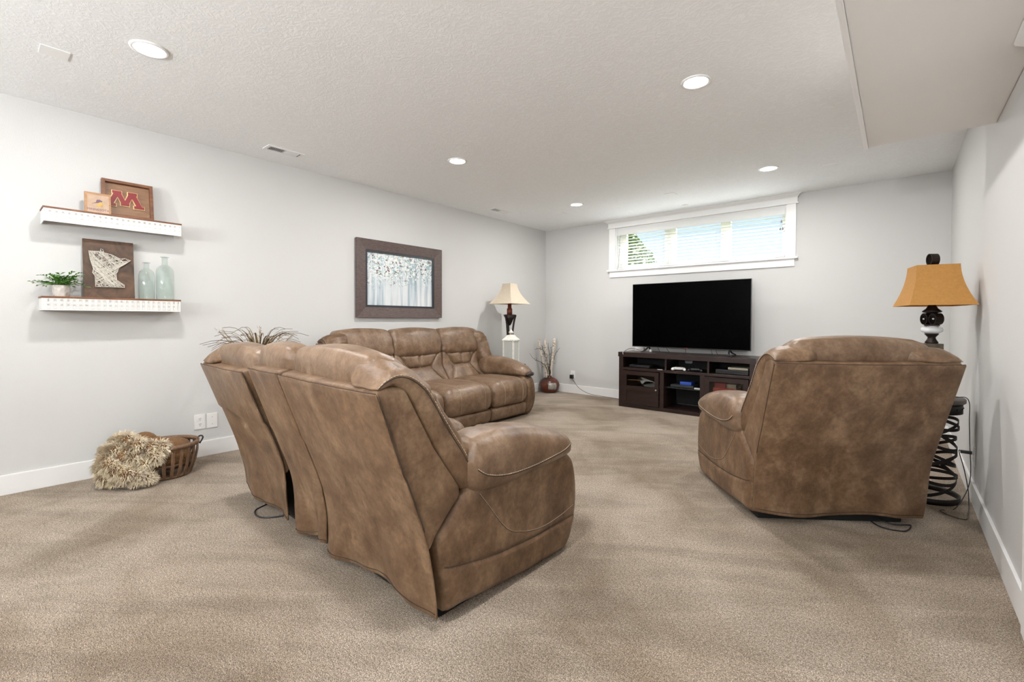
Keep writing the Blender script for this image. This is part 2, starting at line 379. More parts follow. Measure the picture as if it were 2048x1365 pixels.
# outside
struct(box('lawn', -14, 14, .6, 22, 1.2, 1.3, mat('grass_ground', (.10, .16, .05), .9, var=.4)))
struct(box('terrain', -14, 14, .3, 22, 0.0, 1.199, mat('soil', (.12, .09, .06), .9)))
m_leafg = mat('bright_green_leaves', (.10, .145, .022), .6, var=.5, vscale=6)
tr = thing('garden_tree', 'bright green leafy tree outdoors, seen through the left pane of the window', 'tree', (-1.62, 6.2, 1.3))
tube('trunk', smoothpath([(0, 0, 0), (.03, 0, .6), (0, .02, 1.5), (.02, 0, 2.1)]), [.09]*6+[.07]*6+[.04]*7, mat('bark', (.12, .08, .05), .9), tr, 8)
bm = bmesh.new()
for i in range(5200):
    zz = random.random()**.8*2.15; R_ = 1.75*(1-zz/2.3)+.06; th = random.random()*2*pi; rr_ = R_*sqrt(random.random())*random.uniform(.8, 1.05)
    c = Vector((rr_*cos(th), rr_*sin(th), .28+zz)); d1 = Vector((random.gauss(0, 1), random.gauss(0, 1), random.gauss(0, 1))).normalized()*.06; d2 = d1.orthogonal()*.5
    vs_ = [bm.verts.new(c+q) for q in (-d1, d2, d1, -d2)]; bm.faces.new(vs_)
o = bobj('foliage', bm, m_leafg, tr); o['kind'] = 'stuff'

# ------------------------------------------------------------------ ceiling fixtures
def can(x, y, label, grp=None):
    t = thing('recessed_light', label, 'ceiling light', (x, y, H), group=grp)
    lathe('trim_ring', [(.068, 0), (.068, -.004), (.073, -.008), (.086, -.006), (.088, 0)], m_trim, t, 32)
    lathe('diffuser', [(.001, -.0035), (.067, -.0035), (.067, -.001)], m_emit, t, 32)
    ld = bpy.data.lights.new('bulb', 'AREA'); ld.shape = 'DISK'; ld.size = .13; ld.energy = CAN_POWER; ld.color = (1, .985, .965)
    lo = bpy.data.objects.new('bulb', ld); COL.objects.link(lo); lo.parent = t; lo.location = (0, 0, -.012)
can(1.335, -5.464, 'lit round recessed ceiling light above the floating shelves')
can(3.472, -3.240, 'large lit recessed ceiling light nearest the dropped soffit corner')
can(1.335, -3.213, 'lit recessed ceiling light in front of the framed birch picture')
can(3.467, -1.177, 'lit recessed ceiling light above and right of the television')
can(1.328, -1.176, 'lit recessed ceiling light farthest back, above the corner lamp')
can(3.47, -5.46, 'recessed ceiling light overhead of the viewpoint, above the top edge of the picture')
def vent(x0, x1, y0, y1, label):
    t = thing('ceiling_vent', label, 'vent', ((x0+x1)/2, (y0+y1)/2, H)); hx, hy = (x1-x0)/2, (y1-y0)/2
    bm = bmesh.new()
    for s in (-1, 1): addbox(bm, s*hx-.012, s*hx+.012, -hy-.012, hy+.012, -.006, 0); addbox(bm, -hx+.012, hx-.012, s*hy-.012, s*hy+.012, -.006, 0)
    addbox(bm, -hx+.012, hx-.012, -.004, .004, -.006, 0)
    bobj('vent_frame', bm, m_trim, t)
    box('vent_backing', -hx, hx, -hy, hy, -.0015, -.0005, mat('vent_dark', (.05, .045, .035), .9), t)
    first = None; n = int((2*hy-.024)/.0135)
    for i in range(n):
        y = -hy+.019+i*.0135
        if abs(y) < .006: continue
        o = box('slat', -hx+.013, hx-.013, -.0055, .0055, -.0007, .0007, m_trim, t, mtx=None) if first is None or (y > 0) != first[1] else None
        if o: first = (o, y > 0)
        else: o = first[0].copy(); COL.objects.link(o); o.parent = t
        o.location = (0, y, -.005); o.rotation_euler = (rad(-50 if y > 0 else 35), 0, 0)
vent(.305, .412, -4.475, -4.195, 'white ceiling air vent with slats, above the loveseat near the left wall')
vent(.305, .412, -1.69, -1.39, 'small white ceiling air vent near the far left corner of the room')
def plate(x, y, s, label):
    o = box('cover_plate', -s, s, -s, s, -.0045, 0, m_trim, None, .0015); o.location = (x, y, H); tag(o, label, 'cover plate')
    return o
plate(.90, -5.79, .058, 'white square blank cover plate on the ceiling at the upper left')
plate(3.92, -.90, .058, 'white blank ceiling plate right of the far right recessed light')
plate(2.41, -.88, .058, 'white blank ceiling plate in front of the middle of the window')
plate(.908, -.895, .058, 'white blank ceiling plate beside the farthest recessed light')
o = lathe('sprinkler_cap', [(.001, -.012), (.035, -.012), (.042, -.004), (.042, 0)], m_trim, None, 20); o.location = (2.36, -.27, H); tag(o, 'small round white cap on the ceiling just above the window crown', 'sprinkler cap')

# ------------------------------------------------------------------ reclining seating
def pleat(p, u, amp, k=23., seed=0.):
    e = max(0, abs(u)-.55)/.45
    return amp*e*e*noise.noise(Vector((p.x*6+seed, p.y*k, p.z*k)))
def seating(root, Wd, segs, tilt, sag=.004, end_shade=False):
    YB = [(.0, .008), (.05, .0), (.33, -.045*tilt/.25), (.64, -.150*tilt/.25), (.93, -tilt)]
    def ty(y, z): return y-(tilt-.251)*max(0, min(1.1, (z-.33)/.58))
    def yb(z): return sinterp(z, YB)
    sc = tilt/.27
    lean = math.atan(tilt/.62)
    seedx = Wd*3.1
    # ---- arms, panels, wings
    for s in (1, -1):
        def X(d): return Wd-d if s > 0 else d           # d = distance inward from the outer face
        outline = [(.036, .05), (.028, .12), (.016, .21), (.004, .29), (.004, .345), (.067, .420), (.125, .470), (.2, .51), (.34, .53), (.58, .52), (.76, .495), (.845, .47), (.890, .42), (.914, .325), (.917, .221), (.902, .14), (.878, .079), (.85, .032), (.79, .008), (.50, .012), (.28, .028), (.10, .044)]
        pts = []
        for i in range(len(outline)):
            p0 = outline[i-1]; p1 = outline[i]; p2 = outline[(i+1) % len(outline)]; p3 = outline[(i+2) % len(outline)]
            for j in range(7):
                t = j/7; pts.append(tuple(.5*(2*p1[q]+(p2[q]-p0[q])*t+(2*p0[q]-5*p1[q]+4*p2[q]-p3[q])*t*t+(3*p1[q]-p0[q]-3*p2[q]+p3[q])*t**3) for q in (0, 1)))
        cyz = (.47, .27)
        def ring(f, d): return [(X(d), cyz[0]+(y-cyz[0])*f, cyz[1]+(z-cyz[1])*f) for y, z in pts]
        def rel(y, z):      # relief of the outer face: bulge and a fold line low down
            g = .012*cos(min(1, abs(y-cyz[0])/.5)*pi/2)*cos(min(1, abs(z-cyz[1])/.26)*pi/2)
            zl = sinterp(y, [(0, .235), (.055, .213), (.27, .178), (.53, .158), (.90, .156)])
            g += .005*math.tanh((zl-z)/.006)*(1 if z < zl else .4)-.006*exp(-((z-zl-.004)/.006)**2)
            g += .004*noise.noise(Vector((y*5, z*5, seedx+s)))
            return g
        verts = []; faces = []; fs = [(q_/30, 0) for q_ in range(27)]+[(.89, .001), (.92, .003), (.95, .007), (.98, .015), (1.0, .028)]
        k = len(pts)
        for f, d in fs:
            for (x, y, z) in ring(f, 0): verts.append((X(d-rel(y, z)*(1 if f < .88 else max(0, (1-f)/.12))), y, z))
        for f, d in [(1.0, .13), (.97, .155), (.0, .165)]:
            verts += ring(f, d)
        R_ = len(fs)+3
        for i in range(R_-1):
            for j in range(k):
                q = [i*k+j, i*k+(j+1) % k, (i+1)*k+(j+1) % k, (i+1)*k+j]
                faces.append(q if s < 0 else q[::-1])
        obj('arm_side_panel', verts, faces, m_lea, root, True)
        # stitched curve on the outer face
        cv = smoothpath([(0, .205, .455), (0, .253, .395), (0, .328, .299), (0, .385, .248), (0, .456, .219), (0, .54, .198), (0, .636, .188), (0, .76, .196), (0, .875, .216)], 8)
        fl = [Vector((0, y_, sinterp(y_, [(0, .235), (.055, .213), (.27, .178), (.53, .158), (.90, .156)]))) for y_ in [.03+.84*q_/40 for q_ in range(41)]]
        tube('seam', [(X(-rel(p.y, p.z)-.0008), p.y, p.z+.004) for p in fl], .0022, m_seam, root, 5)
        dashes('stitching', [(X(-rel(p.y, p.z)-.0015), p.y, p.z) for p in cv], m_thread, root, .0013, .008, .003)
        tube('seam', [(X(-rel(p.y, p.z)+.0008), p.y, p.z-.003) for p in cv], .0018, m_seam, root, 5)
        # arm pad
        ztop = [(.10, .60), (.17, .652), (.25, .672), (.36, .676), (.48, .664), (.62, .636), (.74, .598), (.83, .558), (.88, .525)]
        zbot = [(.10, .49), (.17, .462), (.33, .445), (.49, .456), (.67, .466), (.80, .474), (.88, .476)]
        def FP(u, v, w):
            y = lerp(.150, .872, (v+1)/2); zt = sinterp(y, ztop); zb = sinterp(y, zbot)
            e = (v+1)/2
            xo = -.030-.006*sin(pi*e); xi = .200
            if e > .75: q_ = (e-.75)/.25; xo += .045*q_*q_; xi -= .035*q_*q_
            z = lerp(zb, zt, (w+1)/2)+(.014*(1-u*u) if w > 0 else 0)
            bul = 1+.10*(1-w*w)
            cx_ = (xo+xi)/2; hw = (xi-xo)/2
            return (X(cx_-u*hw*bul), y+.012*(1-u*u)*(1 if v > 0 else -1)*abs(v)**6, z)
        def WP(u, v, w, p): 
            return Vector((0, 0, .008*noise.noise(Vector((p.x*8, p.y*30, p.z*6+seedx)))*(1 if w > -.2 else 0)*(.4+abs(v))))
        softbox('arm_pad', (.12, .42, .10), .062, (6, 30, 5), FP, m_leaf, root, WP, k=4)
        SZ = [(.10, .62), (.15, .58), (.21, .540), (.327, .512), (.489, .508), (.673, .522), (.80, .536), (.872, .540)]
        sp = []
        for i in range(44):
            v = lerp(-.97, .90, i/43); y_ = lerp(.150, .872, (v+1)/2); zz_ = sinterp(y_, SZ)
            w_ = (zz_-sinterp(y_, zbot))/(sinterp(y_, ztop)-sinterp(y_, zbot))*2-1
            ww_ = max(-.97, min(.9, w_)); fr_ = 1.0 if ww_ > -.4 else sqrt(max(0, 1-((-.4-ww_)/.6)**2))*.28+.72
            p = Vector(FP(fr_*.995, v, ww_)); sp.append((p.x+(.0015 if s > 0 else -.0015), p.y, p.z))
        dashes('stitching', sp, m_thread, root, .0019, .010, .004)
        tube('seam', [(x-.0005*s, y, z-.0045) for x, y, z in sp], .0024, m_seam, root, 5)
        if end_shade:
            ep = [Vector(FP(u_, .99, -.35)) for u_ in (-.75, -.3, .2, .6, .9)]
            tube('arm_end_shade', [p+Vector((0, .008, .002)) for p in ep], [.014, .024, .028, .026, .016], mat('dark_pad_shade', (.035, .022, .018), .4), root, 8, label='dark brown strip standing for the shade under the front end of the arm pad')  # dark strip stands in for the shaded underside of the pad
        # wing: a bent roll along the side of the back
        TP = [(-.247, .921), (-.214, .950), (-.165, .968), (-.104, .957), (-.039, .918), (.007, .868), (.079, .762), (.169, .632), (.222, .520)]
        LP = [(-.240, .912), (-.215, .914), (-.185, .916), (-.150, .898), (-.105, .845), (-.060, .765), (-.005, .660), (.067, .552), (.135, .472)]
        pt = smoothpath([(0, ty(y, z), z) for y, z in TP], 5); pl_ = smoothpath([(0, ty(y, z), z) for y, z in LP], 5); kp = len(pt)
        def FW(u, v, w):
            e = (w+1)/2; f = e*(kp-1); i = min(int(f), kp-2)
            a_ = pl_[i].lerp(pl_[i+1], f-i); b_ = pt[i].lerp(pt[i+1], f-i)
            q = a_.lerp(b_, .5+.5*v*(1+.10*(1-u*u)*(1 if v > 0 else 0)))
            wid = sinterp(e, [(0, .080), (.18, .118), (.4, .118), (.7, .092), (1, .080)])*1.0
            zseg = segs[0][3] if s < 0 else segs[-1][3]
            q.z += (zseg-.912)*max(0, 1-e*1.6)+.050*((1-u)/2)**.6*(v+1)/2*sin(pi*min(1, e/.62))
            xo = .004-.010*sin(pi*min(1, e*1.5+.0))*(.5+.5*v)
            return (X(xo+wid*(1-u)), q.y, q.z)
        def WW(u, v, w, p): return Vector((0, 1, 1))*((.005*noise.noise(Vector((p.x*14+seedx, p.y*26, p.z*26)))+.004*noise.noise(Vector((w*22, seedx, u))))*max(0, v+.5))
        softbox('wing_roll', (.08, .055, .34), .036, (5, 4, 44), FW, m_lea, root, WW, k=4)
        sp = [Vector(FW(.97, .60, lerp(-.95, .97, i/60))) for i in range(61)]
        dashes('stitching', [p+Vector((s*.0015, 0, 0)) for p in sp], m_thread, root, .0016, .009, .004)
        sp2 = [Vector(FW(.99, .44, lerp(-.95, .97, i/60))) for i in range(61)]
        tube('seam', [p+Vector((s*.001, 0, 0)) for p in sp2], .0022, m_seam, root, 5)
    # ---- backs and seats
    ns = len(segs)
    for i, (x0, x1, yo, zt, kind) in enumerate(segs):
        hx = (x1-x0)/2; cx = (x0+x1)/2
        first, last = i == 0, i == ns-1
        def FB(u, v, w):
            t = (w+1)/2; z = lerp(.315, zt, t); 
            yk = yb(z/zt*.93 if z > .6 else z)
            yf = interp(z, [(.31, -.035), (.33, -.030), (.377, .007), (.432, .067), (.482, .128), (.58, ty(.06, .58)), (.68, ty(-.01, .68)), (.90, ty(-.13, .90)), (zt+.02, ty(-.14, zt))])
            y = lerp(yk, yf, (v+1)/2)
            zz = z-sag*(1-u*u)*t*t+(.012*(1-v*v)*t*t*t)
            return (cx+u*(hx-.004), y+yo, zz)
        softbox('back_frame', (hx, .07, .31), .014, (10, 4, 16), FB, m_lea, root, k=2)
        # outside cover with loose hem
        sd = i*7.3+Wd*5
        def FC(u, v, w):
            t = (w+1)/2; hem = .052+.020*noise.noise(Vector((u*1.6, sd, 0)))+.010*cos(u*2.6+sd)
            if first: hem += .02*max(0, -u)
            z = lerp(hem, zt-.006-sag*(1-u*u), t)
            y = yb(z/zt*.93 if z > .6 else z)-.006
            loose = max(0, 1-z/.36)
            y += loose*(-.028*sin(u*4.2+sd)+.024*noise.noise(Vector((u*3.3, z*7, sd)))-.006)
            y += -.010*(1-u*u)*(1-(2*t-1)**2)
            y += .0035*noise.noise(Vector((u*4*hx/.4, z*3, sd+4)))
            xx = cx+u*(hx+.003)+loose*.010*noise.noise(Vector((z*9, sd, u*2)))
            return (xx, y+yo+v*.005, z)
        softbox('back_cover', (hx, .006, .45), .005, (26, 1, 40), FC, m_lea, root, k=1)
        e = [Vector(FC(lerp(-.99, .99, j/30), -1, .995)) for j in range(31)]
        tube('piping', [p+Vector((0, .003, .003)) for p in e], .0022, m_seam, root, 5, label='dark seam along the top rear edge')
        for uu in (-1, 1):
            e = [Vector(FC(uu, -.2, lerp(-.2, .99, j/30))) for j in range(31)]
            tube('seam', [p+Vector((.001*uu, .005, 0)) for p in e], .0022, m_seam, root, 5)
        e = [Vector(FC(lerp(-.99, .99, j/40), -1, -.955)) for j in range(41)]
        tube('hem', [p+Vector((0, -.001, 0)) for p in e], .002, m_seam, root, 5)
        # inner extents of seat (excluding arm / wing)
        ix0 = x0+(.15 if first else .002); ix1 = x1-(.15 if last else .002)
        ihx = (ix1-ix0)/2; icx = (ix0+ix1)/2
        h0 = x0+.10 if first else (segs[i-1][1]+x0)/2-.004; h1 = x1-.10 if last else (x1+segs[i+1][0])/2+.004
        hhx = (h1-h0)/2; hcx = (h0+h1)/2
        hh = .152 if kind == 'seat' else .144
        cy = yb(.93)*.62+.058+yo; cz = zt-.034
        ca, sa = cos(lean), sin(lean)
        def FH(u, v, w):
            th_ = .088*(1+.20*(1-u*u))*(1-.18*w); ww = w*hh*(1+.06*(1-u*u))
            yy = v*th_*(1-.15*w*w)+(.02 if v > 0 else 0)*(1-w*w)
            return (hcx+u*hhx*(1.01-.015*w*w), cy+yy*ca-ww*sa, cz+yy*sa*.4+ww*ca+.020*(1-u*u)*(w > 0)*w-.004)
        def WH(u, v, w, p):
            g = .030*max(0, abs(u)-.5)**1.3
            q = noise.noise(Vector((p.x*5+sd, p.y*18, p.z*18)))
            q2 = noise.noise(Vector((p.x*26, p.y*5+sd, p.z*3)))
            return Vector((0, v, w*.7))*(g*q*1.4+.006*q2*max(0, -w)+.005*noise.noise(p*7+Vector((sd, 0, 0))))
        softbox('head_cushion', (hhx, .10, hh), .062, (22, 4, 14), FH, m_leaf, root, WH, k=5)
        if kind == 'seat':
            # lumbar area
            def ysurf(z): return interp(z, [(.42, .185), (.60, .125*sc+.03), (.76, .06*sc-.0+.02)])+yo
            def wc(z): return ihx*(.50+.34*min(1, abs(z-.60)/.15)**1.4)
            def lump(nm, z0, z1, dep, rr2, seed2):
                def FL(u, v, w):
                    z = lerp(z0, z1, (w+1)/2); hw = wc(z)
                    y = ysurf(z)+.02+dep*(v if v > 0 else v*.6)*(1-.12*u*u)
                    return (icx+u*hw, y, z-.012*v*0)
                def WL(u, v, w, p):
                    q = noise.noise(Vector((p.x*22+seed2, p.z*3, sd)))
                    cl = -.022*exp(-(u/.06)**2) if nm == 'lumbar_roll' else 0
                    return Vector((0, 1, 0))*((.008*q*(.3+abs(w))+cl)*max(0, v+.3))
                softbox(nm, (ihx*.7, .06, (z1-z0)/2), rr2, (18, 3, 6), FL, m_leaf, root, WL, k=4)
            lump('lumbar_roll', .60, .765, .062, .05, 3); lump('lumbar_pad', .405, .612, .055, .05, 9)
            for s2 in (-1, 1):
                def FS(u, v, w):
                    z = lerp(.40, .775, (w+1)/2); a_ = wc(z)*.97; b_ = ihx*1.0
                    x = icx+s2*lerp(a_, b_, (u+1)/2)
                    return (x, ysurf(z)+.028+.052*(v if v > 0 else .6*v)*(1-.1*u*u), z)
                softbox('side_bolster', (.07, .06, .19), .045, (4, 3, 14), FS, m_leaf, root, lambda u, v, w, p: Vector((0, 1, 0))*.006*noise.noise(p*14)*max(0, v+.3), k=4)
                e = [Vector((icx+s2*wc(z_)*.985, ysurf(z_)+.062, z_)) for z_ in [.43+.32*j/20 for j in range(21)]]
                dashes('stitching', e, m_thread, root, .0018, .009, .004)
            topz = .452
        else: topz = .50
        # seat cushion rolling over the front
        yA = .14
        def FQ(u, v, w):
            e = (v+1)/2; y = lerp(yA, .925, e)
            z = lerp(.165, topz-.012+.032*sin(pi*min(1, e*.86)), (w+1)/2)
            z += .016*(1-u*u)*(w > 0)*w
            y += .022*(1-u*u*.6)*(1-w*w)*(v > 0)*v
            return (icx+u*(ihx-.001), y+yo*.3, z)
        def WQ(u, v, w, p): return Vector((0, v, w))*(.004*noise.noise(p*6+Vector((sd, 0, 0)))+.005*noise.noise(Vector((p.x*30, p.y*4, p.z*4)))*max(0, abs(u)-.6))
        softbox('seat_cushion', (ihx, .39, .14), .10, (16, 16, 6), FQ, m_leaf, root, WQ, k=5)
        if kind == 'seat':
            for us in (-.52, .52):
                line = [Vector(FQ(us, v_, .99)) for v_ in [(-.2+.98*j/16) for j in range(17)]]
                # follow the rounded edge down the front
                e = []
                for j in range(34):
                    t_ = j/33
                    if t_ < .5: q_ = Vector(FQ(us, lerp(-.3, .78, t_/.5), 1.0))
                    elif t_ < .65:
                        an = (t_-.5)/.15*pi/2; q_ = Vector(FQ(us, .785+.215*sin(an), .39+.61*cos(an)))
                    else: q_ = Vector(FQ(us, 1.0, lerp(.39, -.75, (t_-.65)/.35)))
                    e.append(q_+Vector((0, .002 if t_ > .5 else 0, .002 if t_ < .6 else 0)))
                tube('seam', e, .0013, m_thread, root, 5)
        # footrest front
        def FT(u, v, w):
            return (icx+u*(ihx-.003), .835+.045*v+.018*(1-w*w)*(v > 0)*(1-.4*u*u)+.015*w, lerp(.028, .178, (w+1)/2))
        softbox('footrest_panel', (ihx, .05, .075), .035, (12, 2, 5), FT, m_leaf, root, lambda u, v, w, p: Vector((0, 1, 0))*.004*noise.noise(p*9), k=4)
    box('base_frame', .06, Wd-.06, .05, .78, .0, .30, m_blackm, root, .01)

R_SEAT = 'seat'
t = thing('reclining_loveseat', 'tan leather reclining loveseat with centre console, seen from behind in the foreground', 'loveseat', (1.222, -4.948, 0), -.03)
loveseat = t
seating(t, 1.934, [(.0, .700, .0, .885, 'seat'), (.800, 1.140, .0, .915, 'console'), (1.162, 1.934, 0, .912, 'seat')], .255)
t = thing('reclining_sofa', 'tan leather three-seat reclining sofa against the left wall, facing the room', 'sofa', (.150, -1.702, 0), rad(-88.9)); t.scale = (1, 1.025, 1)
seating(t, 2.23, [(.0, .770, 0, .915, 'seat'), (.772, 1.458, 0, .915, 'seat'), (1.460, 2.23, 0, .915, 'seat')], .08, end_shade=True)
t = thing('recliner_chair', 'wide tan leather recliner chair seen from behind, right of the television', 'recliner', (3.803, -3.245, 0), rad(36.3)); t.scale = (1, 1.02, 1)
recliner = t
seating(t, .912, [(.0, .912, 0, .935, 'seat')], .25)

# ------------------------------------------------------------------ outlets and cords
def outlet(loc, rz, label, duplex=True, w=.0385, h=.061):
    t = thing('wall_outlet' if duplex else 'blank_wall_plate', label, 'outlet' if duplex else 'wall plate', loc, rz)   # local: x along wall, -y out of the wall
    box('cover_plate', -w, w, -.006, 0, -h, h, m_white, t, .0025)
    if duplex:
        for dz in (-.022, .022):
            lathe_b = bmesh.new(); bmesh.ops.create_cone(lathe_b, cap_ends=True, segments=20, radius1=.017, radius2=.016, depth=.003, matrix=Matrix.Translation((0, -.0075, dz)) @ Matrix.Rotation(pi/2, 4, 'X'))
            s = bobj('socket', lathe_b, m_white, t)
            bm = bmesh.new(); addbox(bm, -.007, -.0045, -.0095, -.0088, dz-.001, dz+.009); addbox(bm, .0045, .007, -.0095, -.0088, dz-.001, dz+.009); addbox(bm, -.0025, .0025, -.0095, -.0088, dz-.011, dz-.006)
            bobj('socket_slots', bm, m_black, s, label='dark socket slots')
    else:
        for dz in (-.03, .03): lathe('screw', [(.001, 0), (.003, 0)], mat('screw_metal', (.5, .5, .48), .4, metal=1), t, 8, (0, -.0062, dz)) if False else box('screw', -.002, .002, -.0068, -.006, dz-.002, dz+.002, m_seam, t)
    return t
outlet((0, -4.878, .293), rad(90), 'white duplex outlet on the left wall beside the basket')
outlet((0, -4.788, .291), rad(90), 'white blank wall plate right of the outlet by the basket', False)
outlet((.540, 0, .292), 0, 'white outlet on the back wall with a black adapter plugged in')
outlet((W, -2.012, .292), rad(-90), 'white outlet low on the right wall beside the metal drum table')
t = thing('power_adapter', 'black power adapter plugged into the back wall outlet, with a thin cord', 'adapter', (.535, -.010, .262))
box('adapter_body', -.026, .026, -.045, 0, -.030, .028, m_black, t, .004)
tube('cord', smoothpath([(.015, -.03, -.028), (.05, -.035, -.07), (.15, -.05, -.16), (.33, -.06, -.228), (.6, -.06, -.245), (.9, -.07, -.252), (1.05, -.10, -.255)]), .0032, m_black, t, 6)
tube('power_cord', smoothpath([(.22, .14, .05), (.23, .05, .006), (.29, -.06, .004), (.42, -.07, .004), (.50, .03, .01), (.52, .12, .03)]), .0045, m_black, loveseat, 6, label='black cord looping on the carpet')
tube('power_cord', smoothpath([(.68, .12, .03), (.68, .02, .006), (.70, -.04, .005), (.78, -.07, .005), (.84, -.03, .02), (.77, -.02, .018), (.72, .03, .02), (.70, .10, .03)]), .004, m_black, recliner, 6, label='black cord bunched on the carpet')

# ------------------------------------------------------------------ media console
CX0, CX1, CYF, CYB, CZ = 1.590, 3.235, -.520, -.070, .726
t = thing('media_console', 'dark espresso wood media console under the television with open shelves and glass doors', 'media console', ((CX0+CX1)/2, CYF, 0)); ccx = (CX0+CX1)/2
def cb(n, x0, x1, y0, y1, z0, z1, m=m_esp, bev=.003, par=None): return box(n, x0-ccx, x1-ccx, y0-CYF, y1-CYF, z0, z1, m, par or t, bev)
cb('top', CX0-.008, CX1+.008, CYF-.010, CYB, .664, CZ); 
cb('side_panel', CX0, CX0+.06, CYF, CYB, .0, .664); cb('side_panel', CX1-.06, CX1, CYF, CYB, 0, .664)
cb('back_panel', CX0+.06, CX1-.06, CYB-.012, CYB, .05, .664, m_blackm)
cb('mid_shelf', CX0+.06, CX1-.06, CYF, CYB-.012, .492, .524); cb('bottom_rail', CX0+.06, CX1-.06, CYF, CYB-.012, .0, .045)
cb('divider', 2.148, 2.200, CYF, CYB-.012, .045, .492); cb('divider', 2.640, 2.692, CYF, CYB-.012, .045, .492)
cb('divider', 2.204, 2.226, CYF+.02, CYB-.012, .524, .664); cb('divider', 2.716, 2.738, CYF+.02, CYB-.012, .524, .664)
cb('glass_shelf', 2.202, 2.638, CYF+.06, CYB-.02, .300, .308, thinglass('smoked_glass', (.35, .38, .4), alpha=.1), 0)
def cdoor(x0, x1, knob):
    d = cb('door', x0, x0+.052, CYF-.018, CYF, .050, .486)   # left stile
    me = bmesh.new(); me.from_mesh(d.data)
    for (a0, a1, z0, z1) in ((x1-.052, x1, .05, .486), (x0+.052, x1-.052, .434, .486), (x0+.052, x1-.052, .232, .292), (x0+.052, x1-.052, .05, .092)):
        vs_ = addbox(me, a0-ccx, a1-ccx, -.018, 0, z0, z1)
    me.to_mesh(d.data); me.free()
    box('door_panel', x0+.052-ccx, x1-.052-ccx, -.008, -.002, .092, .232, m_esp, d)
    box('door_glass', x0+.052-ccx, x1-.052-ccx, -.010, -.007, .292, .434, m_cabglass, d)
    o = lathe('knob', [(.005, 0), (.005, .012), (.012, .018), (.012, .024), (.002, .028)], mat('brushed_nickel', (.6, .57, .52), .3, metal=1), d, 12, label='round nickel knob')
    o.rotation_euler = (pi/2, 0, 0); o.location = (knob-ccx, -.018, .265)
cdoor(1.656, 2.142, 2.115); cdoor(2.698, 3.170, 2.725)
# shelves behind the doors and their contents
cb('inner_shelf', CX0+.06, 2.148, CYF+.03, CYB-.012, .262, .278); cb('inner_shelf', 2.692, CX1-.06, CYF+.03, CYB-.012, .262, .278)
m_red = mat('faded_red_card', (.72, .09, .06), .6, var=.3); m_cream = mat('cream_card', (.62, .56, .42), .7)
def item(name, label, cat, x0, x1, y0, y1, z0, z1, m, bev=.003, grp=None):
    o = box(name, -(x1-x0)/2, (x1-x0)/2, -(y1-y0)/2, (y1-y0)/2, 0, z1-z0, m, None, bev); o.location = ((x0+x1)/2, (y0+y1)/2, z0); return tag(o, label, cat, grp)
item('game_box', 'flat red box lying behind the right glass door of the console', 'box', 2.76, 3.02, -.42, -.22, .279, .352, m_red)
item('game_box', 'smaller dark red box stacked on the flat red box behind the right door', 'box', 2.775, 2.90, -.41, -.26, .353, .408, mat('dark_red_card', (.45, .05, .05), .6))
item('paper_packet', 'cream paper packet on top of the red boxes behind the right console door', 'packet', 2.905, 3.01, -.40, -.28, .353, .402, m_cream)
def device(name, label, x0, x1, y0, y1, z0, z1, m=m_black):
    d = thing(name, label, 'electronic device', ((x0+x1)/2, (y0+y1)/2, z0)); hx, hy = (x1-x0)/2, (y1-y0)/2
    box('body', -hx, hx, -hy, hy, .004, z1-z0, m, d, .003)
    for sx_ in (-1, 1):
        for sy_ in (-1, 1): box('foot', sx_*hx*.8-.01, sx_*hx*.8+.01, sy_*hy*.8-.01, sy_*hy*.8+.01, 0, .004, m_blackm, d)
    box('front_strip', -hx*.9, hx*.9, -hy-.001, -hy, (z1-z0)*.45, (z1-z0)*.6, mat('gloss_black', (.03, .03, .035), .1), d)
    return d
device('cable_box', 'slim black device at the left of the console top slot', 1.70, 1.98, -.44, -.22, .525, .560)
device('disc_player', 'black disc player lying in the right open slot of the console', 2.80, 3.15, -.46, -.2, .525, .575)
device('media_player', 'slim silver white device on top of the black disc player', 2.93, 3.14, -.44, -.26, .576, .603, m_cream)
device('game_console', 'thin black device on the glass shelf in the middle bay', 2.25, 2.53, -.42, -.2, .309, .345, mat('grey_device', (.03, .035, .04), .4))
item('blue_case', 'blue case lying on the thin device on the middle glass shelf', 'case', 2.36, 2.50, -.40, -.26, .346, .385, mat('blue_plastic', (.02, .08, .45), .35), .006)
item('white_remote', 'small white remote at the right of the middle glass shelf', 'remote', 2.54, 2.61, -.42, -.39, .309, .325, m_white)
def controller(x, y, z, m, label):
    t = thing('game_controller', label, 'game controller', (x, y, z), rad(8))
    softbox('body', (.07, .03, .02), .018, (6, 2, 2), lambda u, v, w: (u*.062, v*.026-.01*u*u, .028+w*.018), m, t)
    for s in (-1, 1):
        softbox('grip', (.02, .04, .02), .018, (2, 4, 2), lambda u, v, w: (s*(.062+.012*(v < 0)*-v)+u*.018, -.02+v*.036, .024+w*.018-.004*(v < 0)*-v), m, t)
        lathe('thumbstick', [(.006, .0), (.006, .008), (.010, .012), (.009, .014), (.001, .012)], m_black, t, 12, (s*.025, -.012, .044), label='black thumbstick')
controller(2.37, -.45, .524, m_white, 'white game controller in the open slot at the middle of the console')
controller(2.56, -.43, .524, m_black, 'black game controller right of the white one in the console slot')
t = thing('wall_port_cover', 'grey oval port plate at the back of the middle console slot', 'cover plate', (2.36, CYB-.0125, .615))
softbox('plate', (.05, .004, .03), .003, (4, 1, 3), lambda u, v, w: (u*.05*(1-.3*w*w*w*w), v*.004-.004, w*.028), mat('grey_plate', (.42, .45, .48), .4), t)
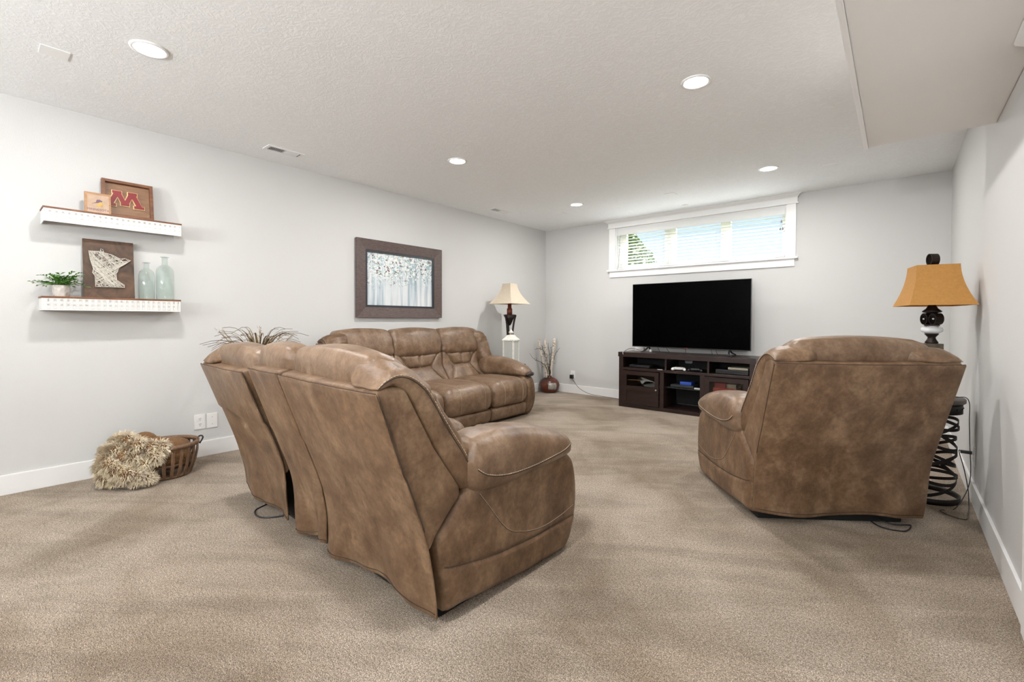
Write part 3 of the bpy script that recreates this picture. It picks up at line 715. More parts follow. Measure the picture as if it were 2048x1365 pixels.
# pennant behind left door glass
t = thing('paper_pennant', 'white triangular paper pennant on a stick behind the left glass door', 'pennant', (1.70, -.44, .279))
tube('stick', [(-.02, 0, .075), (.25, .0, .082)], .007, m_honey, t, 8)
cut_poly('paper_flag', [(.17, .125), (.175, .105), (.20, .085), (.16, .075), (.185, .03), (.235, .078), (.37, .058), (.37, .072)], lambda s, tt, d: (s, -.012+d, tt), .003, mat('white_paper', (.75, .75, .72), .8), t)
cut_poly('paper_fold', [(.185, .03), (.235, .078), (.37, .058), (.35, .004), (.20, .004)], lambda s, tt, d: (s, .02+d, tt), .003, mat('grey_paper', (.25, .28, .26), .8), t)
item('white_tag', 'small white tag lying on the console rail below the top slot divider', 'tag', 2.12, 2.18, CYF-.009, CYF+.02, .5245, .528, m_white, 0)

# ------------------------------------------------------------------ television
t = thing('television', 'large flat black television standing on the media console', 'television', (2.408, -.30, CZ))
box('bezel', -.731, .731, -.006, .022, .066, .906, m_black, t, .004)
box('screen', -.725, .725, -.0085, -.006, .076, .900, m_screen, t, .001)
box('rear_housing', -.45, .45, .022, .060, .10, .55, m_black, t, .012)
box('brand_lamp', -.012, .012, -.010, -.006, .069, .074, mat('red_led', (.5, .02, .01), .4), t)
for s in (-1, 1):
    bm = bmesh.new()
    for (y0, y1) in ((-.15, .0), (.13, .0)):
        tube_bm(bm, [(s*.50+s*.035, y0, .008), (s*.50+s*.01, y0*.45, .035), (s*.50, .008, .075)], [.008, .010, .012], 6)
    bobj('stand_foot', bm, mat('gunmetal', (.05, .05, .055), .3, metal=.8), t, True)
for i, (x, k) in enumerate(((-.40, .03), (-.29, .045), (-.03, 0), (.28, .01), (.33, .02))):
    tube('cable', smoothpath([(x, .03, .12), (x+k*.5, .035, .05), (x+k, .06, .004)]), .0028, m_black, t, 6)
t = thing('wireless_router', 'white upright box standing on the console behind the left edge of the television', 'router', (1.70, -.13, CZ))
box('body', -.055, .075, -.03, .03, 0, .045, m_white, t, .008)
tube('antenna', [(-.045, 0, .04), (-.045, 0, .40)], .010, m_white, t, 8)
tube('antenna', [(.05, .015, .04), (.05, .015, .33)], .010, m_white, t, 8)
for z in (.21, .355): tube('antenna_clip', [(-.062, -.008, z), (-.03, -.012, z+.012)], .003, m_black, t, 6)
t = thing('console_cable', 'short black cable curling over the left end of the console top', 'cable', (1.66, -.36, CZ))
tube('cable', smoothpath([(.10, .10, .018), (.0, .08, .035), (-.05, .03, .02), (-.04, -.04, .006), (-.02, -.12, .005)]), .0035, m_black, t, 6)
tube('cable', smoothpath([(-.02, -.12, .005), (-.005, -.178, .004), (.0, -.183, -.03)]), .003, m_white, t, 6, label='white end of the cable')
t = thing('small_white_sensor', 'small white block on the console beneath the television, by the left foot', 'sensor', (1.915, -.25, CZ))
box('body', -.014, .014, -.014, .014, 0, .034, m_white, t, .003)

# ------------------------------------------------------------------ framed picture
PY0, PY1, PZ0, PZ1 = -3.452, -2.272, 1.171, 2.021
t = thing('framed_picture', 'birch forest picture in a wide grey-brown frame on the left wall', 'picture', (0, (PY0+PY1)/2, PZ0)); hw = (PY1-PY0)/2; hh_ = (PZ1-PZ0)
fwid = .112
def pbar(pts):   # mitred moulding piece from outer/inner corners
    (ay, az), (by, bz), (cy_, cz_), (dy, dz) = pts
    vs_ = [(.008, ay, az), (.008, by, bz), (.008, cy_, cz_), (.008, dy, dz), (.045, ay, az), (.045, by, bz), (.030, cy_, cz_), (.030, dy, dz)]
    bm = bmesh.new(); v = [bm.verts.new(p) for p in vs_]
    for f in ((0, 1, 2, 3), (4, 5, 6, 7), (0, 1, 5, 4), (1, 2, 6, 5), (2, 3, 7, 6), (3, 0, 4, 7)): bm.faces.new([v[i] for i in f])
    bobj('frame_side', bm, m_pframe, t)
O = [(-hw, 0), (hw, 0), (hw, hh_), (-hw, hh_)]; I = [(-hw+fwid, fwid), (hw-fwid, fwid), (hw-fwid, hh_-fwid), (-hw+fwid, hh_-fwid)]
for i in range(4): j = (i+1) % 4; pbar((O[i], O[j], I[j], I[i]))
bm = bmesh.new(); q = .024
for (y0, y1, z0, z1) in ((-hw+fwid, hw-fwid, fwid, fwid+q), (-hw+fwid, hw-fwid, hh_-fwid-q, hh_-fwid), (-hw+fwid, -hw+fwid+q, fwid+q, hh_-fwid-q), (hw-fwid-q, hw-fwid, fwid+q, hh_-fwid-q)): addbox(bm, .010, .026, y0, y1, z0, z1)
bobj('black_fillet', bm, mat('charcoal_fillet', (.025, .028, .035), .4), t, label='narrow black inner fillet')
m_art, tt, bs = nodes_of('birch_print'); P(bs, Roughness=.45); tcn = tt.nodes.new('ShaderNodeTexCoord'); ov = tcn.outputs['Object']
bgc, _ = ramp_noise(tt, ov, 3.2, [(.3, (.26, .40, .47)), (.5, (.48, .58, .63)), (.7, (.66, .70, .72))], 4, .5)
trk, _ = ramp_noise(tt, ov, 13, [(.34, (.24, .32, .37)), (.46, (.52, .57, .60)), (.60, (.78, .77, .76))], 2, .5, 0, (1, 1.5, .10))
c1 = mix(tt, .65, bgc, trk)
vo = tt.nodes.new('ShaderNodeTexVoronoi'); vo.inputs['Scale'].default_value = 52; pn = tt.nodes.new('ShaderNodeTexNoise'); pn.inputs['Scale'].default_value = 38; tt.links.new(ov, pn.inputs['Vector'])
vma = tt.nodes.new('ShaderNodeVectorMath'); vma.operation = 'MULTIPLY_ADD'; vma.inputs[1].default_value = (.05, .05, .05); tt.links.new(pn.outputs['Color'], vma.inputs[0]); tt.links.new(ov, vma.inputs[2]); tt.links.new(vma.outputs[0], vo.inputs['Vector'])
dr_ = tt.nodes.new('ShaderNodeMath'); dr_.operation = 'LESS_THAN'; dr_.inputs[1].default_value = .52; tt.links.new(vo.outputs['Distance'], dr_.inputs[0])
sx2 = tt.nodes.new('ShaderNodeSeparateXYZ'); tt.links.new(ov, sx2.inputs[0])
nz = tt.nodes.new('ShaderNodeTexNoise'); nz.inputs['Scale'].default_value = 9; tt.links.new(ov, nz.inputs['Vector'])
mz = tt.nodes.new('ShaderNodeMath'); mz.operation = 'MULTIPLY_ADD'; mz.inputs[1].default_value = .5; tt.links.new(nz.outputs[0], mz.inputs[0]); tt.links.new(sx2.outputs['Z'], mz.inputs[2])
mr = tt.nodes.new('ShaderNodeMapRange'); mr.inputs['From Min'].default_value = .60; mr.inputs['From Max'].default_value = .74; tt.links.new(mz.outputs[0], mr.inputs[0])
hs = tt.nodes.new('ShaderNodeValToRGB'); hs.color_ramp.interpolation = 'CONSTANT'
for p_, c_ in ((0, (.75, .78, .76)), (.28, (.24, .36, .36)), (.45, (.30, .46, .52)), (.62, (.8, .8, .76)), (.80, (.16, .08, .07)), (.9, (.30, .34, .24))):
    e_ = hs.color_ramp.elements[0] if p_ == 0 else hs.color_ramp.elements.new(p_); e_.position = p_; e_.color = (*c_, 1)
hs.color_ramp.elements.remove(hs.color_ramp.elements[-1])
sc2 = tt.nodes.new('ShaderNodeSeparateColor'); tt.links.new(vo.outputs['Color'], sc2.inputs[0]); tt.links.new(sc2.outputs[0], hs.inputs[0])
mm = tt.nodes.new('ShaderNodeMath'); mm.operation = 'MULTIPLY'; tt.links.new(dr_.outputs[0], mm.inputs[0]); tt.links.new(mr.outputs[0], mm.inputs[1])
c2 = mix(tt, mm.outputs[0], c1, hs.outputs[0]); tt.links.new(c2, bs.inputs['Base Color'])
box('art_print', .008, .012, -hw+fwid, hw-fwid, fwid, hh_-fwid, m_art, t, label='pale blue painting of white birch trunks with falling leaves')

# ------------------------------------------------------------------ floating shelves
m_latt = mat('white_painted_fretwork', (.85, .84, .81), .5)
def lattice(name, L, hgt, parent, place):
    """one pierced fretwork board: small square holes in a floral repeat"""
    cell = .0028; nx = int(round(L/cell)); nz = int(round(hgt/cell)); cx_, cz_ = L/nx, hgt/nz; dth = .005; bm = bmesh.new(); per_ = 11
    def solid(i, j):
        if i < 0 or j < 0 or i >= nx or j >= nz: return False
        if i < 2 or j < 2 or i >= nx-2 or j >= nz-2: return True
        a_ = abs((i % per_)-5); b_ = abs(((j-2) % per_)-5)
        if a_ == 0 and b_ == 0: return True
        if (a_, b_) in ((2, 0), (0, 2), (3, 3), (2, 2), (4, 1), (1, 4), (5, 3), (3, 5), (5, 5), (4, 4)): return False
        return True
    vc = {}
    def v(i, j, d):
        k = (i, j, d)
        if k not in vc: vc[k] = bm.verts.new(place(i*cx_, j*cz_, d*dth))
        return vc[k]
    for i in range(nx):
        for j in range(nz):
            if not solid(i, j): continue
            bm.faces.new((v(i, j, 0), v(i+1, j, 0), v(i+1, j+1, 0), v(i, j+1, 0))); bm.faces.new((v(i, j, 1), v(i, j+1, 1), v(i+1, j+1, 1), v(i+1, j, 1)))
            for (di, dj, p, q) in ((-1, 0, (i, j), (i, j+1)), (1, 0, (i+1, j+1), (i+1, j)), (0, -1, (i+1, j), (i, j)), (0, 1, (i, j+1), (i+1, j+1))):
                if not solid(i+di, j+dj): bm.faces.new((v(*p, 0), v(*q, 0), v(*q, 1), v(*p, 1)))
    return bobj(name, bm, m_latt, parent)
def shelf(y0, y1, ztop, zbot, label, dep=.18):
    t = thing('floating_shelf', label, 'shelf', (0, (y0+y1)/2, zbot)); h = ztop-zbot; hl = (y1-y0)/2
    box('shelf_top', .0, dep+.004, -hl-.004, hl+.004, h-.012, h, m_brown, t, .002, label='brown wooden shelf top')
    lattice('fretwork_front', 2*hl, h-.012, t, lambda s, tz, d: (dep-d, -hl+s, tz))
    lattice('fretwork_side', dep-.0056, h-.0122, t, lambda s, tz, d: (s, -hl+.0002+d, tz)); lattice('fretwork_side', dep-.0056, h-.0122, t, lambda s, tz, d: (s, hl-.0002-d, tz))
shelf(-5.787, -5.040, 1.884, 1.788, 'upper white fretwork floating shelf with brown wood top, holding two plaques')
shelf(-5.800, -5.049, 1.296, 1.204, 'lower white fretwork floating shelf with brown top, holding plant, string art and bottles')
Z1, Z2 = 1.884, 1.296
# leaning frame with the block M
def mtx_lean(x, y, z, ang): return Matrix.Translation((x, y, z)) @ Matrix.Rotation(-ang, 4, 'Y')
t = thing('letter_wall_plaque', 'brown framed wooden plaque with maroon block letter M on the upper shelf', 'plaque', (.072, -5.339, Z1)); t.rotation_euler = (0, rad(-8), 0)
hw2, hh2, fr = .147, .272, .020
for nm, y0, y1, z0, z1 in (('frame_side', -hw2, -hw2+fr, 0, hh2), ('frame_side', hw2-fr, hw2, 0, hh2), ('frame_side', -hw2+fr, hw2-fr, 0, fr), ('frame_side', -hw2+fr, hw2-fr, hh2-fr, hh2)):
    box(nm, 0, .036, y0, y1, z0, z1, m_brown, t, .002)
box('plaque_panel', .004, .010, -hw2+fr, hw2-fr, fr, hh2-fr, m_panelw, t)
Mp = [(0, 0), (.36, 0), (.36, .17), (.27, .17), (.50, .62), (.62, .36), (.55, .36), (.55, .20), (.55, .20)]
Mo = [(-.50, 0), (-.17, 0), (-.17, .14), (-.25, .14), (-.25, .50), (-.09, .12), (.09, .12), (.25, .50), (.25, .14), (.17, .14), (.17, 0), (.50, 0), (.50, .14), (.43, .14), (.43, .60), (.50, .60), (.50, .74), (.22, .74), (.0, .30), (-.22, .74), (-.50, .74), (-.50, .60), (-.43, .60), (-.43, .14), (-.50, .14)]
def Mshape(nm, x, grow, m, lab):
    # block letter built as slanted slab-serif strokes
    s_ = .185
    bm = bmesh.new(); cnt_ = [0]
    def poly(pts, d0, d1):
        cnt_[0] += 1; d1 += cnt_[0]*.00025; d0 -= cnt_[0]*.0001
        A = [bm.verts.new((x+d0, -.018+s_*(p[0]), .082+s_*p[1])) for p in pts]; B = [bm.verts.new((x+d1, -.018+s_*(p[0]), .082+s_*p[1])) for p in pts]; k = len(pts)
        for i in range(k): bm.faces.new((A[i], A[(i+1) % k], B[(i+1) % k], B[i]))
        bm.faces.new(A); bm.faces.new(B)
    g = grow
    def bx(a0, a1, b0, b1): poly([(a0-g, b0-g), (a1+g, b0-g), (a1+g, b1+g), (a0-g, b1+g)], 0, .005)
    def st(a0, b0, a1, b1, w): poly([(a0-w/2-g, b0-g), (a0+w/2+g, b0-g), (a1+w/2+g, b1+g), (a1-w/2-g, b1+g)], 0, .005)
    bx(-.60, -.28, 0, .10); bx(.28, .60, 0, .10); bx(-.13, .13, .06, .16)
    bx(-.38, -.10, .52, .62); bx(.10, .38, .52, .62)
    st(-.46, .05, -.23, .58, .17); st(.46, .05, .23, .58, .17); st(-.02, .10, -.20, .55, .16); st(.02, .10, .20, .55, .16)
    bobj(nm, bm, m, t, label=lab)
Mshape('letter_outline', .012, .024, mat('gold_paint', (.75, .55, .25), .5), 'gold outline of the letter')
Mshape('letter', .0185, 0, mat('maroon_paint', (.20, .008, .012), .5), 'maroon block letter M')
# small plaque
t = thing('small_wall_plaque', 'small light wooden plaque reading Minnesota, leaning on the upper shelf', 'plaque', (.118, -5.513, Z1)); t.rotation_euler = (0, rad(-7), 0)
box('plaque_board', 0, .018, -.070, .070, 0, .148, m_honey, t, .003)
box('plaque_print', .018, .0185, -.056, .058, .006, .132, mat('pale_print', (.42, .29, .20), .6, var=.12, vscale=30), t)
m_pur = mat('faded_purple_ink', (.13, .07, .13), .6); m_gold = mat('faded_gold_ink', (.48, .32, .08), .6)
mt = Matrix(((0, 0, 1, .0188), (1, 0, 0, 0), (0, 1, 0, .020), (0, 0, 0, 1)))
text_mesh('lettering', 'MINNESOTA', .021, m_pur, t, mt, .0005)
cut_poly('emblem_wing', [(-.036, .066), (.0, .075), (.016, .088), (.002, .088), (-.012, .078)], lambda s, z, d: (.0186+d, s, z), .0008, m_pur, t)
cut_poly('emblem_crest', [(-.012, .080), (-.006, .098), (.008, .100), (.024, .092), (.020, .084), (.004, .086)], lambda s, z, d: (.0186+d, s, z), .0009, m_pur, t)
cut_poly('emblem_braid', [(-.010, .076), (.016, .084), (.028, .070), (.016, .060), (.018, .048), (.006, .056), (.0, .040), (-.006, .058)], lambda s, z, d: (.0186+d, s, z), .0007, m_gold, t)
# string art
t = thing('string_art_board', 'dark stained board with white string art of a state outline on the lower shelf', 'string art', (.062, -5.446, Z2)); t.rotation_euler = (0, rad(-6), 0)
box('board', 0, .018, -.140, .140, 0, .420, m_boardw, t, .002)
raw = [(507, 632), (592, 636), (597, 618), (612, 622), (620, 645), (680, 660), (745, 690), (780, 687), (825, 703), (770, 735), (728, 755), (722, 780), (708, 800), (712, 845), (770, 880), (770, 898), (550, 893), (548, 815), (530, 790), (538, 765), (530, 740), (515, 690)]
def toB(px, py):
    s = (px-466)/389; top = 537+35*s; bot = 970+8*s
    return (-.140+.280*s, .420*(1-(py-top)/(bot-top)))
SP = [toB(*p) for p in raw]
per = []
for i in range(len(SP)):
    p, q = Vector(SP[i]), Vector(SP[(i+1) % len(SP)]); n_ = max(1, int((q-p).length/.009))
    for j in range(n_): per.append(p.lerp(q, j/n_))
nl = None
for p in per[::1]:
    if nl is None:
        nl = lathe('nail', [(.0010, .0), (.0010, .014), (.0022, .0145), (.001, .0155)], mat('nail_head', (.75, .74, .7), .35, metal=.5), t, 6)
        nl.rotation_euler = (0, pi/2, 0); nl.location = (.018, p.x, p.y)
    else: c = nl.copy(); COL.objects.link(c); c.parent = t; c.location = (.018, p.x, p.y)
bm = bmesh.new()
def inside(p):
    c = False
    for i in range(len(SP)):
        a_, b_ = SP[i], SP[i-1]
        if (a_[1] > p.y) != (b_[1] > p.y) and p.x < (b_[0]-a_[0])*(p.y-a_[1])/(b_[1]-a_[1])+a_[0]: c = not c
    return c
cnt = 0
while cnt < 170:
    i, j = random.randrange(len(per)), random.randrange(len(per)); p, q = per[i], per[j]; L = (q-p).length
    if L < .035: continue
    sl_ = math.degrees(atan2(q.y-p.y, q.x-p.x)) % 180
    if cnt % 4 and not (12 < sl_ < 40 or 118 < sl_ < 150): continue
    if all(inside(p.lerp(q, f)) for f in (.04, .2, .35, .5, .65, .8, .96)):
        x = .026+.006*random.random(); tube_bm(bm, [(x, p.x, p.y), (x, q.x, q.y)], .0009, 3); cnt += 1
for i in range(len(per)): p, q = per[i], per[(i+1) % len(per)]; tube_bm(bm, [(.031, p.x, p.y), (.031, q.x, q.y)], .0013, 4)
o = bobj('string', bm, mat('white_string', (.72, .68, .60), .8), t); o['kind'] = 'stuff'
# bottles
def bottle(y, prof, label):
    t = thing('glass_bottle', label, 'bottle', (.10, y, Z2)); rmax = max(r for r, z in prof)
    lathe('bottle_body', prof, m_bottle, t, 32, wall=.0)
    lathe('bottle_lip', [(prof[-1][0], prof[-1][1]), (prof[-1][0]+.009, prof[-1][1]), (prof[-1][0]+.010, prof[-1][1]+.004), (prof[-1][0], prof[-1][1]+.006)], m_bottle, t, 28)
bottle(-5.240, [(.002, .001), (.042, 0), (.048, .005), (.049, .10), (.050, .13), (.049, .18), (.044, .205), (.030, .222), (.0175, .230), (.0155, .240), (.0155, .272)], 'shorter pale green glass bottle beside the string art board')
bottle(-5.128, [(.002, .001), (.048, 0), (.055, .006), (.056, .12), (.057, .16), (.056, .215), (.050, .240), (.034, .258), (.021, .266), (.019, .278), (.019, .325)], 'taller pale green glass bottle at the right end of the lower shelf')
# shelf plant
m_conc = mat('mottled_concrete', (.55, .50, .46), .8, var=.3, vscale=40)
t = thing('potted_plant', 'small leafy green plant in a mottled concrete pot on the lower shelf', 'plant', (.112, -5.702, Z2))
lathe('pot', [(.036, 0), (.042, .004), (.044, .075), (.040, .078), (.038, .065), (.002, .062)], m_conc, t, 24)
m_grn = mat('plant_leaf_green', (.075, .20, .03), .5, var=.5, vscale=25)
bm = bmesh.new(); bs2 = bmesh.new()
for i in range(46):
    az = random.random()*2*pi; el = random.uniform(.05, 1.35); L = random.uniform(.09, .16)*(1.0 if cos(el) > .4 else .75)
    pts = [Vector((0, 0, .068)) + Vector((random.uniform(-.02, .02), random.uniform(-.02, .02), 0))]
    d = Vector((cos(az)*cos(el)*.62, sin(az)*cos(el), sin(el)*.8+.25))
    for k in range(1, 7): pts.append(pts[-1]+(d+Vector((0, 0, -.13*k*k/6)))*L/6)
    for p in pts:
        if p.x < -.09: p.x = -.09
    tube_bm(bs2, pts, .0011, 3)
    for k in range(1, 7):
        for s in (-1, 1):
            dd = (pts[k]-pts[k-1]).normalized(); sd_ = dd.cross(Vector((0, 0, 1)))
            if sd_.length < .1: sd_ = Vector((1, 0, 0))
            sd_.normalize(); l = (dd*.7+sd_*s+Vector((0, 0, random.uniform(-.2, .4)))).normalized()*random.uniform(.020, .034); w = l.cross(Vector((random.gauss(0, .3), random.gauss(0, .3), 1))).normalized()*.0055
            c = pts[k]; m_ = c+l*.5+Vector((0, 0, .002)); vs_ = [bm.verts.new(q) for q in (c, m_+w, c+l, m_-w)]; bm.faces.new(vs_)
for v in bm.verts:
    if v.co.x < -.095: v.co.x = -.095
    if v.co.y > .098 and v.co.x < .0: v.co.x = .0+(v.co.y-.098)*.1
o = bobj('foliage', bm, m_grn, t); o['kind'] = 'stuff'; bobj('stems', bs2, mat('plant_stem', (.10, .16, .04), .6), t)

# ------------------------------------------------------------------ basket and throw
BX, BY = .315, -5.185
t = thing('slatted_basket', 'round wooden slat basket on the carpet by the left wall', 'basket', (BX, BY, 0))
m_bw = wood('basket_wood', (.085, .042, .022), (.23, .13, .07), 10, (6, 6, 1), .5)
def br(z): return interp(z, [(0, .155), (.08, .185), (.16, .200), (.24, .203)])
lathe('basket_bottom', [(.001, .004), (.155, .004), (.157, .016), (.001, .016)], m_bw, t, 28)
NS = 24
for i in range(NS):
    a0 = 2*pi*i/NS; bm = bmesh.new(); vs0 = []
    w_ = .011
    ta = Vector((-sin(a0), cos(a0), 0)); ra = Vector((cos(a0), sin(a0), 0))
    prev = None
    for k in range(7):
        z = .008+.232*k/6; r_ = br(z); c = ra*r_+Vector((0, 0, z))
        ring_ = [bm.verts.new(c+ta*s*w_+ra*d) for s, d in ((-1, -.0025), (1, -.0025), (1, .0025), (-1, .0025))]
        if prev:
            for j in range(4): bm.faces.new((prev[j], prev[(j+1) % 4], ring_[(j+1) % 4], ring_[j]))
        else: bm.faces.new(ring_)
        prev = ring_
    bm.faces.new(prev); bobj('slat', bm, m_bw, t)
def hoop(nm, r0, z0, z1, th=.005, mm_=None):
    bm = bmesh.new(); n = 40; R4 = [[bm.verts.new((r*cos(2*pi*j/n), r*sin(2*pi*j/n), z)) for j in range(n)] for r, z in ((r0, z0), (r0+th, z0), (r0+th, z1), (r0, z1))]
    for a_ in range(4):
        for j in range(n): bm.faces.new((R4[a_][j], R4[a_][(j+1) % n], R4[(a_+1) % 4][(j+1) % n], R4[(a_+1) % 4][j]))
    bobj(nm, bm, mm_ or m_bw, t, True)
hoop('rim', br(.23)+.003, .214, .242); hoop('rim', br(.23)-.010, .214, .242); hoop('hoop', br(.05)-.009, .085, .103); hoop('base_hoop', .157, .004, .018)
for s in (1,):
    tube('handle', smoothpath([(s*.05, .205, .20), (s*.02, .235, .235), (-s*.05, .235, .235), (-s*.08, .20, .20)]), .006, m_iron, t, 6)
# throw
m_fur = mat('shaggy_beige_fur', (.80, .66, .50), .85, var=.35, vscale=16); m_knit = mat('brown_knit', (.17, .085, .032), .9, bump=1., bscale=90, var=.4, vscale=120)
t = thing('fur_throw', 'shaggy cream and brown fur throw spilling out of the slatted basket', 'throw', (BX, BY, 0))
lumps = [((.10, -.20, .245), (.075, .16, .055), rad(20), -.25), ((.13, -.24, .12), (.06, .15, .065), rad(15), -.5), ((-.02, -.17, .285), (.08, .13, .045), 0, .1), ((.17, -.13, .06), (.05, .09, .055), 0, 0), ((.02, -.30, .17), (.08, .07, .08), 0, 0)]
fur = [((.165, -.06, .235), .055), ((.18, -.10, .19), .055), ((.15, -.12, .245), .055), ((.12, -.18, .275), .055), ((.06, -.22, .30), .055), ((.0, -.24, .30), .055), ((-.06, -.25, .28), .05), ((-.08, -.30, .22), .05),
       ((.0, -.31, .23), .055), ((.05, -.33, .19), .055), ((.09, -.32, .16), .055), ((.13, -.29, .13), .058), ((.17, -.25, .10), .058), ((.20, -.20, .075), .055), ((.21, -.15, .055), .050), ((.0, -.34, .13), .055), ((.05, -.33, .08), .055), ((.10, -.28, .06), .055), ((.15, -.21, .05), .05),
       ((-.05, -.20, .25), .06), ((.17, -.16, .15), .045), ((.10, -.22, .235), .055), ((.14, -.20, .20), .05), ((.05, -.29, .25), .05), ((-.09, -.22, .26), .05)]
def blob(bm, c, r, n=10):
    bmesh.ops.create_icosphere(bm, subdivisions=2, radius=r, matrix=Matrix.Translation(c))
bm = bmesh.new()
for c, r in fur: blob(bm, c, r*.9)
for c, r in (((.02, .0, .175), .135), ((-.03, .05, .17), .125), ((.0, -.08, .21), .12), ((.05, .03, .13), .12), ((-.02, -.12, .25), .085), ((.10, -.24, .21), .05), ((.04, -.27, .24), .06)): bmesh.ops.create_icosphere(bm, subdivisions=3, radius=r, matrix=Matrix.Translation(c) @ Matrix.Diagonal((1, 1, .72 if r > .1 else 1, 1)))
o = bobj('knit_underside', bm, m_knit, t, True, 'brown knitted underside')
bm = bmesh.new()
for c, r in fur:
    c = Vector(c)
    for k in range(780):
        d = Vector((random.gauss(0, 1), random.gauss(0, 1), random.gauss(0, 1))).normalized()
        p = c+d*r*.85
        if p.z < .01 or p.x+BX < .01: continue
        d2 = (d+Vector((.25, -.1, -.5))+Vector((random.gauss(0, .35), random.gauss(0, .35), random.gauss(0, .35)))).normalized()
        L = random.uniform(.020, .045); w = d2.orthogonal().normalized()*.0024; e1 = p+d2*L*.6; e2 = e1+(d2+Vector((0, 0, -.5))).normalized()*L*.4
        if e2.z < .006: continue
        vs_ = [bm.verts.new(q) for q in (p-w, p+w, e1+w*.8, e2, e1-w*.8)]; bm.faces.new(vs_)
o = bobj('fur_pile', bm, m_fur, t); o['kind'] = 'stuff'

# ------------------------------------------------------------------ tall grass in vase behind the loveseat
GX, GY = .40, -4.57
t = thing('dried_grass_arrangement', 'dried brown grass stems standing behind the left end of the loveseat', 'dried plant', (GX, GY, 0))
lathe('vase', [(.07, 0), (.10, .02), (.12, .18), (.09, .42), (.055, .58), (.06, .66), (.052, .66), (.045, .58)], mat('brown_ceramic', (.10, .05, .03), .4), t, 28)
m_gr = mat('dried_grass_blade', (.19, .13, .055), .7, var=.4, vscale=14); m_seed = mat('dried_seed_head', (.36, .27, .18), .8)
for gi in range(60):
    az = random.random()*2*pi; R0 = random.uniform(.10, .46)
    # mostly spread along the wall and towards the room
    dx, dy = cos(az)*R0*.8, sin(az)*R0*.95
    dx = max(-.30, min(.62, dx)); 
    top = random.uniform(1.0, 1.14)-.14*R0
    rise = top-.66; droop = random.uniform(.0, .10)*(R0/.4)
    pts = []
    for k in range(9):
        f = k/8; h_ = (.35*f+.65*f*f)
        pts.append((dx*h_, dy*h_, .66+rise*sin(min(1., f*1.12)*pi/2)-droop*max(0, f-.6)**2*6))
    bm = bmesh.new(); prev = None
    for k, p in enumerate(pts):
        p = Vector(p); w = .0105*(1-k/8.3)+.0010; sd_ = Vector((-sin(az), cos(az), 0))*w
        r2 = [bm.verts.new(p-sd_), bm.verts.new(p+Vector((0, 0, -.003))), bm.verts.new(p+sd_)]
        if prev: bm.faces.new((prev[0], prev[1], r2[1], r2[0])); bm.faces.new((prev[1], prev[2], r2[2], r2[1]))
        prev = r2
    bobj('grass_blade', bm, m_gr, t, True)
for gi in range(7):
    az = gi*.95+.3; sp = .16+.09*(gi % 3); dx, dy = cos(az)*sp, sin(az)*sp
    pts = smoothpath([(0, 0, .6), (dx*.4, dy*.4, .84), (dx, dy, .995+.012*gi)], 6)
    tube('grass_stem', pts, .0022, m_gr, t, 5)
    bm = bmesh.new(); dd = (pts[-1]-pts[-3]).normalized()
    for k in range(60):
        c = pts[-1]+dd*random.uniform(-.09, .02)+Vector((random.gauss(0, .006), random.gauss(0, .006), random.gauss(0, .004))); e = c+(dd+Vector((random.gauss(0, .6), random.gauss(0, .6), random.gauss(0, .3))))*.012; w = Vector((.0018, .001, 0))
        bm.faces.new([bm.verts.new(q) for q in (c-w, c+w, e)])
    o = bobj('seed_head', bm, m_seed, t)

# ------------------------------------------------------------------ corner: end table, lamp, lantern
t = thing('end_table', 'dark wooden end table hidden behind the far arm of the sofa', 'end table', (.380, -1.418, 0))
box('table_top', -.187, .187, -.187, .187, .525, .55, m_esp, t, .004)
box('apron', -.17, .17, -.17, .17, .46, .525, m_esp, t, .003)
for sx_ in (-1, 1):
    for sy_ in (-1, 1): box('leg', sx_*.155-.02, sx_*.155+.02, sy_*.155-.02, sy_*.155+.02, 0, .46, m_esp, t, .003)
def shade(name, parent, z0, z1, hb, ht, m, rz=0, cut=0., fold=.006, label=None, cx=0, cy=0):
    """bell-sided four-panel lamp shade, hb/ht = half sizes (x,y) at bottom / top; each panel a part"""
    n = 14
    def ring(f):
        g = f**1.0; s = (1-g)**1.9*.92+(1-g)*.08       # concave bell
        return ht[0]+(hb[0]-ht[0])*s, ht[1]+(hb[1]-ht[1])*s, z0+(z1-z0)*f
    for side in range(4):
        bm = bmesh.new(); prev = None
        for i in range(n+1):
            hx, hy, z = ring(i/n)
            cs_ = [(-hx, -hy), (hx, -hy), (hx, hy), (-hx, hy)]
            p, q = cs_[side], cs_[(side+1) % 4]
            def R2(v, dz=0): return (cx+v[0]*cos(rz)-v[1]*sin(rz), cy+v[0]*sin(rz)+v[1]*cos(rz), z)
            inn = [(c[0]*.985, c[1]*.985) for c in (p, q)]
            row = [bm.verts.new(R2(p)), bm.verts.new(R2(q)), bm.verts.new(R2(inn[1])), bm.verts.new(R2(inn[0]))]
            if prev:
                for j in range(4): bm.faces.new((prev[j], prev[(j+1) % 4], row[(j+1) % 4], row[j]))
            else: bm.faces.new(row)
            prev = row
        bm.faces.new(prev); bobj('shade_panel', bm, m, parent, False)
def fabric(name, col, tr_=.35):
    m, t, bs = nodes_of(name); tcn = t.nodes.new('ShaderNodeTexCoord')
    c, f = ramp_noise(t, tcn.outputs['Object'], 60, [(.3, tuple(x*.88 for x in col)), (.7, tuple(min(1, x*1.06) for x in col))], 4, .7)
    t.links.new(c, bs.inputs['Base Color']); P(bs, Roughness=.8)
    tl = t.nodes.new('ShaderNodeBsdfTranslucent'); t.links.new(c, tl.inputs[0]); ms = t.nodes.new('ShaderNodeMixShader'); ms.inputs[0].default_value = tr_
    out = t.nodes['Material Output']; t.links.new(bs.outputs[0], ms.inputs[1]); t.links.new(tl.outputs[0], ms.inputs[2]); t.links.new(ms.outputs[0], out.inputs[0]); return m
